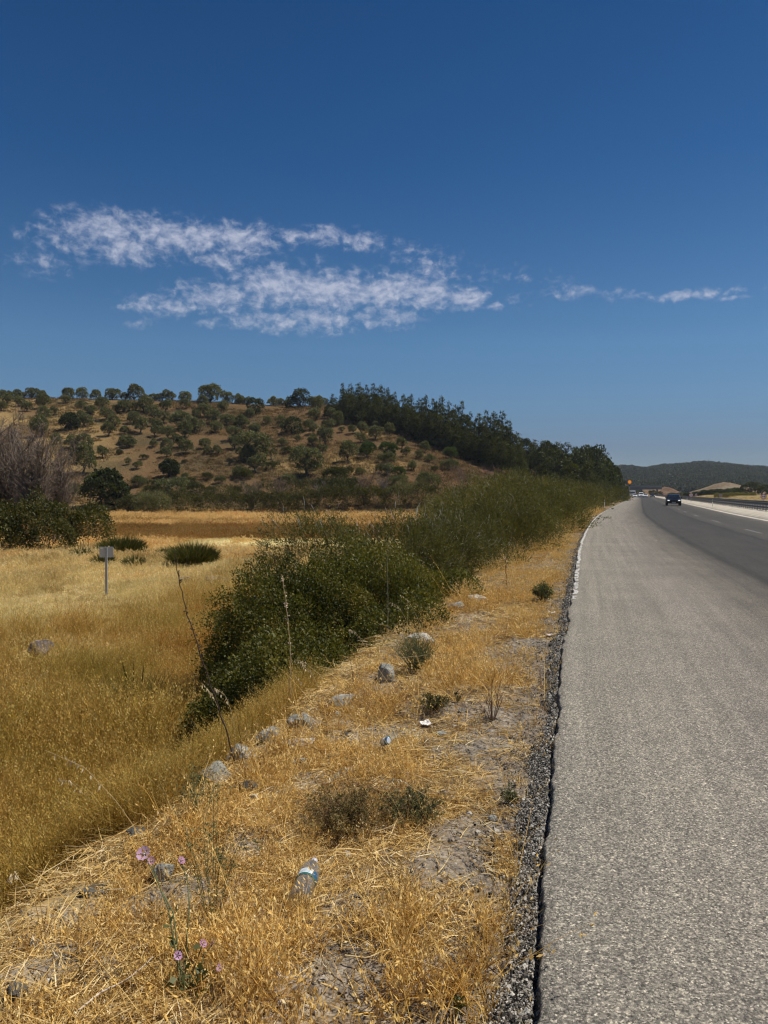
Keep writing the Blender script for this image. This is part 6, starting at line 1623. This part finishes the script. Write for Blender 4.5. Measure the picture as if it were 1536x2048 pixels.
# ================================================================== vehicles
M_GLASS = simple('dark_glass', (.015, .02, .024), .08, spec=.6)
M_TYRE = simple('tyre_rubber', (.02, .02, .02), .85)
M_RIM = simple('rim_metal', (.4, .4, .42), .35, metal=.8)
def mlight():
    t = NT('headlight_lens'); b = t.n('BsdfPrincipled', None, Base_Color=(.85, .86, .88, 1), Roughness=.1)
    b.inputs['Emission Color'].default_value = (1, .98, .94, 1); b.inputs['Emission Strength'].default_value = .8
    return t.done(b)
M_LAMP = mlight()
def paint(name, c, rough=.18): 
    t = NT(name); b = t.n('BsdfPrincipled', None, Base_Color=c4(c), Roughness=rough); b.inputs['Coat Weight'].default_value = .25; b.inputs['Specular IOR Level'].default_value = .3
    return t.done(b)
def car(name, label, px, Y, mat, s=None, kind='hatch', cat='car', yaw=0.0, Wd=1.78):
    X = (px - CX) / F * Y; sc_ = s_of(np.array([X]), np.array([Y]))[0]
    z = float(road_z(np.clip(sc_, .1, 9.5))); g_, _ = edgeDir(Y)
    e = empty(name, (X, Y, z)); tag(e, label, cat); e.rotation_euler.z = -math.atan(float(g_)) + yaw      # nose towards -Y
    h = Wd / 2
    if kind == 'hatch': body = [(-2.0, .30), (-2.02, .62), (-1.9, .80), (-.95, .97), (1.95, 1.0), (2.05, .75), (2.0, .30)]; roof = [(-.98, .95), (-.25, 1.42), (.3, 1.49), (1.35, 1.44), (1.9, .98)]
    elif kind == 'sedan': body = [(-2.2, .28), (-2.22, .58), (-2.05, .76), (-.95, .92), (1.4, .95), (2.2, .92), (2.25, .6), (2.2, .28)]; roof = [(-1.0, .9), (-.2, 1.36), (.3, 1.43), (.95, 1.38), (1.6, .93)]
    else: body = [(-2.5, .35), (-2.52, .8), (-2.3, 1.05), (-1.65, 1.2), (2.4, 1.22), (2.45, .8), (2.4, .35)]; roof = [(-1.7, 1.15), (-1.05, 1.85), (-.5, 2.0), (2.3, 2.0), (2.4, 1.2)]
    MB().prism([(y, zz_) for y, zz_ in body], -h, h, 'x').build('body', mat, e, bevel=.07)
    r_ = h * .86
    b = MB(); A = [b.bm.verts.new((-h * (.97 if zz_ < 1.25 and kind != 'van' or zz_ < 1.3 else .80), y, zz_)) for y, zz_ in roof]; B = [b.bm.verts.new((-v.co.x, v.co.y, v.co.z)) for v in A]
    b.bm.faces.new(A); b.bm.faces.new(B[::-1])
    for i in range(len(A)): b.bm.faces.new((A[i], B[i], B[(i + 1) % len(A)], A[(i + 1) % len(A)]))
    b.build('cabin', mat, e, bevel=.05)
    (y0, z0), (y1, z1) = roof[0], roof[1]
    d = Vector((0, z1 - z0, -(y1 - y0))).normalized() * -1
    n = Vector((0, -(z1 - z0), (y1 - y0))).normalized() * .03
    q = lambda t: (y0 + (y1 - y0) * t, z0 + (z1 - z0) * t)
    b = MB(); (ya, za), (yb, zb) = q(.1), q(.92); wa, wb = h * .86, h * .70
    b.poly([(-wa, ya + n.y, za + n.z), (wa, ya + n.y, za + n.z), (wb, yb + n.y, zb + n.z), (-wb, yb + n.y, zb + n.z)])
    b.build('windscreen', M_GLASS, e)
    top = max(zz_ for _, zz_ in roof); yl = roof[-1][0] - .35; yf = roof[1][0]; zb_ = roof[0][1] + .06
    for sx in (-1, 1):
        b = MB(); x0_ = h * .985; x1_ = h * .84
        b.poly([(sx * x0_, roof[0][0] + .25, zb_ + .02), (sx * x0_, (yl if kind != 'van' else -.2), zb_ + .02), (sx * x1_, (yl - .25 if kind != 'van' else -.2), top - .12), (sx * x1_, yf + .12, top - .14)])
        b.build('side_window', M_GLASS, e)
        MB().box((sx * (h * .72), body[1][0] + .04, body[1][1] + .06), (.26, .12, .10), bevel=.03).build('headlight', M_LAMP, e)
        MB().box((sx * (h + .09), roof[0][0] + .25, zb_ + .08), (.16, .1, .13), bevel=.03).build('mirror', mat, e)
        for wy in (body[0][0] + .72, body[-1][0] - .72):
            w = MB().cyl((sx * (h - .2), wy, .32), (sx * (h + .01), wy, .32), .32, seg=22).build('wheel', M_TYRE, e)
            MB().cyl((sx * (h - .0), wy, .32), (sx * (h + .022), wy, .32), .2, seg=18).build('rim', M_RIM, w)
    MB().box((0, body[1][0] - .005, body[1][1] - .02), (h * .9, .05, .14), bevel=.01).build('grille', M_BLACK, e)
    MB().box((0, body[0][0] - .012, .42), (.5, .02, .11)).build('number_plate', M_WHITE, e)
    MB().box((0, body[0][0] + .0, .33), (h * 1.5, .06, .1)).build('lower_grille', M_BLACK, e)
car('car', 'black hatchback with lit headlights coming towards the viewer in the lane by the median', 1346.5, 97, paint('black_car_paint', (.004, .004, .005), .3))
car('car', 'small white car far ahead by the shoulder, in front of the lorry', 1270, 300, paint('white_car_paint', (.78, .78, .78)), kind='sedan')
car('van', 'white van far ahead in the middle of the road', 1282, 296, paint('white_van_paint', (.8, .8, .8)), kind='van', cat='van', Wd=1.9)
car('car', 'white saloon half hidden beside the far white van', 1291, 312, paint('white_saloon_paint', (.74, .75, .76)), kind='sedan')
car('car', 'dark car far ahead near the median', 1305, 300, paint('dark_car_paint', (.03, .026, .028)), kind='sedan')
def lorry():
    Y = 326.0; px = 1265; X = (px - CX) / F * Y; g_, _ = edgeDir(Y)
    e = empty('lorry', (X, Y, .02)); tag(e, 'white lorry with blue-tinted windscreen behind the farthest white cars', 'lorry'); e.rotation_euler.z = -math.atan(float(g_))
    w = MB().box((0, -2.2, 1.55), (2.3, 1.9, 2.2), bevel=.12).build('cab', paint('lorry_white', (.78, .79, .8)), e)
    MB().box((0, -3.17, 2.0), (2.0, .05, .8)).build('windscreen', simple('blue_glass', (.05, .12, .2), .1), e)
    MB().box((0, 1.6, 1.75), (2.35, 5.4, 2.3), bevel=.05).build('cargo_box', simple('cargo_white', (.72, .73, .74), .5), e)
    MB().box((0, -3.2, .6), (2.2, .14, .35), bevel=.03).build('bumper', simple('bumper_grey', (.2, .2, .21), .6), e)
    for sx in (-1, 1):
        MB().box((sx * .85, -3.28, .72), (.35, .05, .16)).build('headlight', M_LAMP, e)
        for wy in (-2.2, 2.9):
            wl_ = MB().cyl((sx * .85, wy, .46), (sx * 1.17, wy, .46), .46, seg=22).build('wheel', M_TYRE, e); MB().cyl((sx * 1.16, wy, .46), (sx * 1.19, wy, .46), .26, seg=16).build('rim', M_RIM, wl_)
lorry()

# ================================================================== beyond the bend: bridge, slopes, far hills
def bridge():
    Y = 430.0; z0, z1 = CAM_H + (HZ - 979) / F * Y, CAM_H + (HZ - 974.5) / F * Y
    x0, x1 = (1225 - CX) / F * Y, (1318 - CX) / F * Y
    e = empty('overpass', ((x0 + x1) / 2, Y, 0)); tag(e, 'grey concrete road overpass crossing beyond the bend', 'bridge')
    m = simple('bridge_concrete', (.13, .13, .13), .8, noise=.15, nscale=.5); L = x1 - x0
    MB().box((0, 0, (z0 + z1) / 2), (L, 9, z1 - z0), bevel=.06).build('deck', m, e)
    for sy_ in (-1, 1): MB().box((0, sy_ * 4.4, z1 + .5), (L, .18, 1.0)).build('parapet', simple('parapet_grey', (.17, .18, .18), .7), e)
    for k in (-.32, .12, .46): MB().cyl((L * k, 0, -.3), (L * k, 0, z0), .55, seg=14).build('pier', m, e)
bridge()
def mound(name, pts, Yc, depth, label, cols, kind='structure', cat='slope', seed=0):
    """long natural slope: crest line given by photo pixels at depth Yc, falling to the ground in front and behind"""
    px = np.array([p[0] for p in pts], float); py = np.array([p[1] for p in pts], float)
    q = np.linspace(px[0], px[-1], 70); zc = CAM_H + (HZ - np.interp(q, px, py)) / F * Yc
    v = np.linspace(-1, 1, 33)
    Q, Vv = np.meshgrid(q, v); Z = np.broadcast_to(zc, Q.shape)
    Y = Yc + Vv * depth; X = (Q - CX) / F * Yc + 0 * Y
    prof = (1 - np.abs(Vv) ** 1.3)
    nz = (fbm(X * .12, Y * .12, 130 + seed, 4) - .5) * 1.6
    Zz = -.3 + (Z + .3) * prof + nz * prof * .6 * np.clip((Z + .3) / 4, 0, 1)
    f = fbm(X * .1 + 3, Y * .1, 140 + seed, 4); c = np.asarray(cols[0])[None] * (1 - sstep(.4, .6, f).ravel()[:, None]) + np.asarray(cols[1])[None] * sstep(.4, .6, f).ravel()[:, None]
    n = 70; i = np.arange(32)[:, None] * n; j = np.arange(69)[None]
    Fq = np.stack([i + j, i + j + 1, i + n + j + 1, i + n + j], -1).reshape(-1, 4)
    t = NT(name + '_soil'); p = t.pos(); col = t.mix(1.0, t.attr('zcol', 'Color'), t.ramp(t.noise(p, .6, 5, .7), [(.3, (.65, .62, .6)), (.7, (1.2, 1.18, 1.15))]), 'MULTIPLY')
    m = t.done(t.n('BsdfDiffuse', None, Color=col, Roughness=.5, Normal=t.bump(t.noise(p, .4, 4, .7), .7, .8)))
    me = mesh_np(name, np.stack([X, Y, Zz], -1).reshape(-1, 3), Fq, m, {'zcol': ('POINT', 'FLOAT_COLOR', np.concatenate([c, np.ones((len(c), 1))], 1))}, smooth=True)
    o = link(name, me); tag(o, label, cat, kind=kind); return o
mound('hillock', [(1268, 986), (1285, 979), (1300, 977), (1318, 977), (1328, 974), (1338, 975), (1350, 981), (1364, 987)], 455, 22, 'brown cut slope beyond the overpass', [(.20, .125, .085), (.30, .21, .13)], seed=1)
mound('sandy_slope', [(1378, 987), (1400, 980), (1415, 974), (1432, 967), (1446, 964), (1462, 966), (1480, 971), (1500, 977), (1530, 984)], 640, 45, 'pale sandy slope at the foot of the far hills', [(.28, .20, .115), (.36, .29, .19)], seed=2)

FHP = [(400, 990), (900, 975), (1100, 958), (1235, 942), (1262, 942), (1290, 946), (1320, 941), (1360, 938), (1400, 934), (1440, 937), (1480, 941), (1536, 944), (1700, 940), (2000, 934), (2600, 942), (3600, 985)]
FA = np.array([math.atan((p - CX) / F) for p, _ in FHP])
def far_h(A, R):
    Yc = 1150.0
    zc = np.interp(A, FA, [CAM_H + (HZ - y) / F * Yc for _, y in FHP])
    Rc = Yc / np.cos(np.clip(A, -.6, .75)); u = (R - 690) / (Rc - 690)
    p = np.where(u < 1, sstep(-.1, 1.12, u), 1 - .3 * np.clip(u - 1, 0, 2))
    x, y = R * np.sin(A), R * np.cos(A)
    return -2 + (zc + 2) * p * (1 + .16 * (fbm(x * .006, y * .006, 150, 3) - .5) * (u < .93)), u
def far_hills():
    A = np.linspace(FA[0], FA[-1], 240); R = np.linspace(680, 1500, 60)
    aa, rr = np.meshgrid(A, R); Z, u = far_h(aa, rr)
    X, Y = rr * np.sin(aa), rr * np.cos(aa)
    n = 240; i = np.arange(59)[:, None] * n; j = np.arange(239)[None]
    Fq = np.stack([i + j, i + n + j, i + n + j + 1, i + j + 1], -1).reshape(-1, 4)
    t = NT('far_hill_soil'); p = t.pos()
    col = t.ramp(t.noise(p, .012, 5, .65), [(.35, (.045, .045, .028)), (.55, (.075, .066, .042)), (.72, (.15, .115, .075))])
    m = t.done(t.n('BsdfDiffuse', None, Color=col))
    me = mesh_np('far_hills', np.stack([X, Y, Z], -1).reshape(-1, 3), Fq, m, smooth=True)
    if me.polygons[100].normal.z < 0: me.flip_normals()
    tag(link('far_hills', me), 'wooded hills closing the valley behind the highway', 'hills', kind='structure')
    # a paler ridge far behind them
    A = np.linspace(rad(5), rad(50), 120); R = np.array([1640, 1760, 1900, 2200.])
    aa, rr = np.meshgrid(A, R)
    zr = np.interp(aa, [math.atan((p - CX) / F) for p in (1000, 1200, 1262, 1290, 1330, 1420, 1700, 2300)], [CAM_H + (HZ - y) / F * 1950 for y in (950, 940, 935, 938, 944, 948, 940, 960)])
    Z = np.array([-2, .6, 1, .5])[:, None] * np.where(rr < 1650, 1, zr)
    n = 120; i = np.arange(3)[:, None] * n; j = np.arange(119)[None]
    me = mesh_np('mountain', np.stack([rr * np.sin(aa), rr * np.cos(aa), Z], -1).reshape(-1, 3), np.stack([i + j, i + n + j, i + n + j + 1, i + j + 1], -1).reshape(-1, 4), simple('far_ridge', (.07, .075, .055), .9, noise=.3, nscale=.004), smooth=True)
    tag(link('mountain', me), 'distant low ridge behind the wooded hills', 'mountain', kind='structure')
    # forest
    rng = np.random.default_rng(808)
    def fb(seed):
        r = np.random.default_rng(seed); bl = [(r.normal() * .8, r.normal() * .8, 2.4 + r.random() * 2.2, 1.7, 1.7, 1.6) for _ in range(4)]
        P, N = blob_points(bl, 150, r, lump=.3); A_ = N + rand_dirs(len(P), r) * .8; A_ /= np.linalg.norm(A_, axis=1)[:, None]; NN = N + rand_dirs(len(P), r) * .5; NN -= A_ * np.sum(NN * A_, 1)[:, None]; NN /= np.linalg.norm(NN, axis=1)[:, None]
        V, Fq = leaf_quads(P, A_, NN, 1.25, .8, r, .1)
        return mesh_np('forest_tree', V, Fq, M_FOREST, {'tint': ('FACE', 'FLOAT', r.random(len(Fq)))})
    src = source([fb(700 + k) for k in range(6)], 'forest_tree')
    n = 15000
    A = rng.uniform(math.atan((1150 - CX) / F), math.atan((2000 - CX) / F), n); R = 720 + rng.random(n) ** .9 * 560
    Z, u = far_h(A, R); X, Y = R * np.sin(A), R * np.cos(A)
    keep = (u < 1.06) & (fbm(X * .02, Y * .02, 160, 3) > .30 + .1 * rng.random(n)) & (u > .02)
    X, Y, Z = X[keep], Y[keep], Z[keep]; m = len(X)
    scatter('forest', np.stack([X, Y, Z - .8], 1), np.stack([np.zeros(m), np.zeros(m), rng.random(m) * 6.28], 1), rng.uniform(.8, 1.7, m), rng.integers(0, 6, m), src, 'dense pine forest covering the far hills', 'forest')
M_FOREST = foliage('forest_leaf', [(0, (.018, .024, .012)), (.5, (.055, .067, .03)), (1, (.15, .155, .08))], .3)
far_hills()
def pylon(px, top, Y, label, h=None):
    X = (px - CX) / F * Y; A = math.atan2(X, Y); Z = float(far_h(np.array([A]), np.array([math.hypot(X, Y)]))[0][0]); H = CAM_H + (HZ - top) / F * Y - Z
    e = empty('pylon', (X, Y, Z)); tag(e, label, 'pylon')
    m = simple('pylon_steel', (.12, .13, .14), .7)
    paths = []; w = H * .075
    for sx in (-1, 1):
        for s2 in (-1, 1): paths.append((np.array([[sx * w, s2 * w, -1], [sx * w * .15, s2 * w * .15, H]]), np.array([.22, .12])))
    for k in range(8):
        za, zb = H * k / 8, H * (k + 1) / 8; wa, wb = w * (1 - .85 * k / 8), w * (1 - .85 * (k + 1) / 8)
        for s2 in (-1, 1): paths += [(np.array([[-wa, s2 * wa, za], [wb, s2 * wb, zb]]), np.array([.09, .09])), (np.array([[wa, s2 * wa, za], [-wb, s2 * wb, zb]]), np.array([.09, .09]))]
    V, Fq = tubes(paths, 4); link('lattice', mesh_np('lattice', V, Fq, m), e)
    for z, L in ((.97, .16), (.84, .22), (.71, .19)):
        V, Fq = tubes([(np.array([[-H * L, 0, H * z], [0, 0, H * (z + .02)], [H * L, 0, H * z]]), np.array([.1, .2, .1]))], 4); link('crossarm', mesh_np('crossarm', V, Fq, m), e)
pylon(1358, 924, 1120, 'lattice power pylon on the far ridge above the black car')
pylon(1416, 919, 1140, 'tallest lattice power pylon on the far ridge')
pylon(1478, 930, 1150, 'faint lattice pylon on the lower end of the far ridge')
pylon(1477, 950, 900, 'dark lattice pylon standing before the wooded slope')

# trees and crops on the far side of the highway
M_CROP = foliage('crop_leaf', [(0, (.10, .11, .025)), (.5, (.22, .21, .05)), (1, (.36, .31, .09))], .35)
PROTO['crop'] = [make_shrub(40 + i, M_CROP) for i in range(2)]
RT = [(1500, 1000, 962, 250, 44, 'oak', 'broad dark tree standing above the crops across the highway'), (1524, 1000, 968, 255, 36, 'oak', 'dark tree next to the broad one at the frame edge'), (1480, 998, 974, 262, 30, 'oak', 'lower dark tree on the other flank of the broad one'), (1550, 1000, 972, 250, 34, 'oak', 'tree across the highway beyond the frame edge'),
      (1376, 996, 982, 330, 22, 'orchard', 'green bushy tree at the start of the orchard row'), (1392, 996, 980, 325, 24, 'orchard', 'green tree behind the round median sign'), (1408, 996, 977, 320, 26, 'orchard', 'green tree in the orchard row below the sandy slope'), (1424, 996, 975, 318, 26, 'orchard', 'rounded green tree in the middle of the orchard row'), (1440, 997, 974, 316, 26, 'orchard', 'green tree above the faded round sign'), (1456, 997, 973, 310, 26, 'orchard', 'green tree over the start of the crop strip'), (1470, 997, 971, 320, 26, 'orchard', 'dark green tree over the end of the crop strip'),
      (1318, 993, 982, 420, 18, 'oak', 'small dark tree at the foot of the brown cut slope'), (1304, 992, 979, 425, 16, 'oak', 'dark tree beside the overpass pier'), (1345, 994, 984, 400, 20, 'oak', 'dark tree behind the black car roof'), (1362, 995, 984, 380, 22, 'oak', 'dark bushy tree between the black car and the round sign'), (1280, 992, 979, 440, 20, 'oak', 'dark tree under the overpass')]
for (px, base, top, Y, w, k, lab) in RT:
    X = (px - CX) / F * Y; Z = tz(X, Y); h = CAM_H + (HZ - top) / F * Y - Z; ww = w * Y / F
    plant(k, 'roadside_tree', (X, Y, Z - .2), (ww / 5.0, ww / 5.0, h / 5.0), lab, 'tree', 'trees across the highway')
for i in range(9):
    px = 1438 + i * 8.5; Y = 215 + (i % 2) * 4; X = (px - CX) / F * Y; Z = tz(X, Y); h = CAM_H + (HZ - 985) / F * Y - Z
    plant('crop', 'vine_bush', (X, Y, Z - .1), (.8, .8, h / 1.75), f'yellow-green crop bush in the strip across the highway, {ordinal(i + 1)} counting away from the round sign', 'crop bush', 'crop bushes across the highway')
# ================================================================== the air
def haze():
    t = NT('air'); v = t.n('VolumePrincipled')
    v.inputs['Color'].default_value = (.80, .88, 1.0, 1); v.inputs['Density'].default_value = .00013; v.inputs['Anisotropy'].default_value = .3
    t.t.links.new(v.outputs[0], t.out.inputs[1])
    b = MB(); b.box((0, 0, 28), (5400, 5400, 64)); o = b.build('haze', t.m)
    tag(o, 'thin bluish summer haze filling the valley', 'haze', kind='stuff')
haze()
